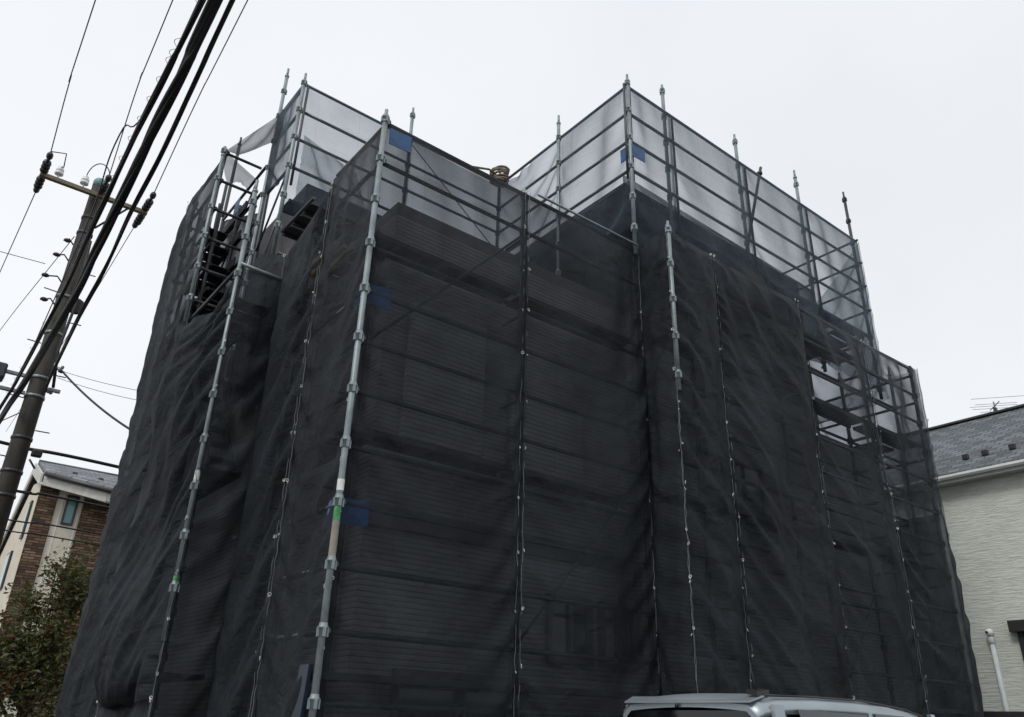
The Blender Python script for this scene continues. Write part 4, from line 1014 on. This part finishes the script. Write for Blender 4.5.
# roof skin with crown, rolled edges
def roofsec(x, hw, ze, crown, drop=.055):
    pts = []
    for k in range(17):
        t = -1 + k / 8; y = t * hw
        z = ze + crown * (1 - t * t) - drop * max(0, (abs(t) - .86) / .14) ** 2
        pts.append((x, CY + y, z))
    return pts + [(p[0], p[1] * .985 + CY * .015, p[2] - .035) for p in pts[::-1]]
secs = [(0.005, .565, 1.722, .030), (.05, .60, 1.752, .034), (.2, .618, 1.772, .036), (.6, .628, 1.786, .036), (1.1, .63, 1.786, .036), (1.55, .625, 1.774, .036), (1.85, .612, 1.752, .034), (2.08, .595, 1.715, .03), (2.16, .585, 1.69, .026)]
roof_ = loft([roofsec(CX0 + a_, b_, c_, d_) for a_, b_, c_, d_ in secs], M['silver'], 'roof', CAR)
for s in (-1, 1):
    m = MB(); m.tube([(CX0 + .1, CY + s * .555, 1.786), (CX0 + .6, CY + s * .565, 1.797), (CX0 + 1.2, CY + s * .566, 1.796), (CX0 + 1.8, CY + s * .555, 1.762), (CX0 + 2.1, CY + s * .54, 1.722)], .007, 6); m.build('roof_seam', M['black_plastic'], roof_)
    # pillars
    for (xa, xb, wd) in ((.10, .04, .10), (1.18, 1.16, .05), (2.06, 2.62, .06)):
        m = MB(); m.slab([(CX0 + xa, CY + s * .625, 1.735), (CX0 + xa + wd, CY + s * .625, 1.735), (CX0 + xb + wd, CY + s * .715, 1.0), (CX0 + xb, CY + s * .715, 1.0)], (0, -s * .03, 0)); m.build('pillar', M['silver'], CAR)
    for (xa, xb) in ((.32, 1.14), (1.24, 1.98)):
        m = MB(); m.slab([(CX0 + xa, CY + s * .632, 1.715), (CX0 + xb, CY + s * .632, 1.705), (CX0 + xb - .02, CY + s * .655, 1.625), (CX0 + xa + .02, CY + s * .655, 1.635)], (0, s * .006, 0)); m.build('door_visor', M['visor'], CAR)
    for x in (.58, 2.78):
        m = MB(); m.lathe((CX0 + x, CY + s * .65, .28), [(.17, -.085), (.27, -.08), (.28, -.03), (.28, .03), (.27, .08), (.17, .085)], 26, 'Y'); wo = m.build('wheel', M['rubber'], CAR)
        m = MB(); m.lathe((CX0 + x, CY + s * .735, .28), [(.17, -.02), (.175, .0), (.15, .012), (.05, .018)], 20, 'Y'); m.build('rim', M['alloy'], wo)
    m = MB(); m.box(CX0 + 2.28, CX0 + 2.40, CY + s * .79 - .09, CY + s * .79 + .09, 1.02, 1.17, .03); m.build('wing_mirror', M['silver'], CAR)
    m = MB(); m.box(CX0 - .01, CX0 + .05, CY + s * .62 - .07, CY + s * .62 + .07, .74, 1.0, .02); m.build('tail_light', M['lamp_red'], CAR)
    m = MB(); m.ball((CX0 + 3.22, CY + s * .52, .72), .11, (.9, 1.2, .8)); m.build('headlight', M['lamp_clear'], CAR)
    for x in (.9, 1.85):
        m = MB(); m.box(CX0 + x, CX0 + x + .16, CY + s * .735 - .012, CY + s * .735 + .018, .84, .87, .005); m.build('door_handle', M['silver'], CAR)
m = MB(); m.slab([(CX0 - .012, CY - .53, 1.742), (CX0 - .012, CY + .53, 1.742), (CX0 + .10, CY + .56, 1.777), (CX0 + .10, CY - .56, 1.777)], (0, 0, .010)); m.build('rear_spoiler', M['silver'], CAR)
m = MB(); m.lathe((CX0 - .015, CY + .05, 1.715), [(.012, 0), (.012, .02), (.005, .024)], 8); m.build('washer_nozzle', M['black_plastic'], CAR)
m = MB(); m.box(CX0 - .02, CX0 + .06, CY - .68, CY + .68, .30, .55, .04); m.build('bumper', M['silver'], CAR)
m = MB(); m.box(CX0 + 3.30, CX0 + 3.42, CY - .62, CY + .62, .28, .50, .04); m.build('bumper', M['silver'], CAR)
m = MB(); m.slab([(CX0 + .06, CY - .46, 1.792), (CX0 + .06, CY - .54, 1.780), (CX0 + .20, CY - .53, 1.796), (CX0 + .20, CY - .47, 1.802)], (0, 0, .028))
m.tube([(CX0 + .11, CY - .50, 1.80), (CX0 + .09, CY - .50, 1.86), (CX0 + .065, CY - .50, 1.985)], .007, 6, True, .003); m.build('roof_aerial', M['black_plastic'], CAR)

CAR.scale = (1, 1, 1.016)

# ------------------------------------------------------------------ light: bright overcast
SUN_EL, SUN_AZ = 50.0, 248.0      # azimuth from +Y clockwise: light comes from behind and left of the camera
w_ = bpy.data.worlds.new('World'); SC.world = w_; w_.use_nodes = True
nt = w_.node_tree; nt.nodes.clear()
sky = N(nt, 'ShaderNodeTexSky'); sky.sky_type = 'NISHITA'; sky.sun_disc = False
sky.sun_elevation = R(SUN_EL); sky.sun_rotation = R(SUN_AZ); sky.dust_density = 5; sky.air_density = 1.2
tc = N(nt, 'ShaderNodeTexCoord')
cl = N(nt, 'ShaderNodeTexNoise', Scale=1.6, Detail=5., Roughness=.5); L(nt, tc.outputs['Generated'], cl.inputs['Vector'])
cloud = ramp(nt, cl.outputs['Fac'], [(.28, (.80, .825, .86)), (.72, (.91, .925, .955))])
scl = N(nt, 'ShaderNodeVectorMath', operation='SCALE'); scl.inputs['Scale'].default_value = 10.95; L(nt, cloud, scl.inputs[0])
mxs = N(nt, 'ShaderNodeMix', data_type='RGBA'); mxs.inputs[0].default_value = .93
L(nt, sky.outputs['Color'], mxs.inputs[6]); L(nt, scl.outputs[0], mxs.inputs[7])
bg = N(nt, 'ShaderNodeBackground', Strength=.1); L(nt, mxs.outputs[2], bg.inputs['Color'])
wo = N(nt, 'ShaderNodeOutputWorld'); L(nt, bg.outputs[0], wo.inputs['Surface'])
sl = bpy.data.lights.new('sun', 'SUN'); sl.energy = 1.5; sl.angle = R(16); sl.color = (1, .985, .96)
so = bpy.data.objects.new('sun', sl); COL.objects.link(so)
d = Vector((math.sin(R(SUN_AZ)) * math.cos(R(SUN_EL)), math.cos(R(SUN_AZ)) * math.cos(R(SUN_EL)), math.sin(R(SUN_EL))))
so.rotation_euler = (-d).to_track_quat('-Z', 'Y').to_euler()

# ------------------------------------------------------------------ camera
cam = bpy.data.cameras.new('camera'); co = bpy.data.objects.new('camera', cam); COL.objects.link(co)
cam.sensor_width = 36; cam.lens = 36 * 783.97 / 1024; cam.clip_end = 1000; cam.clip_start = .05
pitch, roll, yaw = R(25.1103), R(1.6957), R(52.2644)
fwd = Vector((math.cos(yaw) * math.cos(pitch), math.sin(yaw) * math.cos(pitch), math.sin(pitch)))
rt_ = Vector((math.sin(yaw), -math.cos(yaw), 0)); upv = rt_.cross(fwd)
r2_ = rt_ * math.cos(roll) + upv * math.sin(roll); u2_ = -rt_ * math.sin(roll) + upv * math.cos(roll)
mw = Matrix((r2_, u2_, -fwd)).transposed().to_4x4(); mw.translation = (0, 0, 1.6)
co.matrix_world = mw
SC.camera = co
SC.view_settings.view_transform = 'Standard'; SC.view_settings.look = 'None'
SC.view_settings.gamma = 1; SC.view_settings.exposure = 0
SC.cycles.transparent_max_bounces = 32; SC.cycles.max_bounces = 8
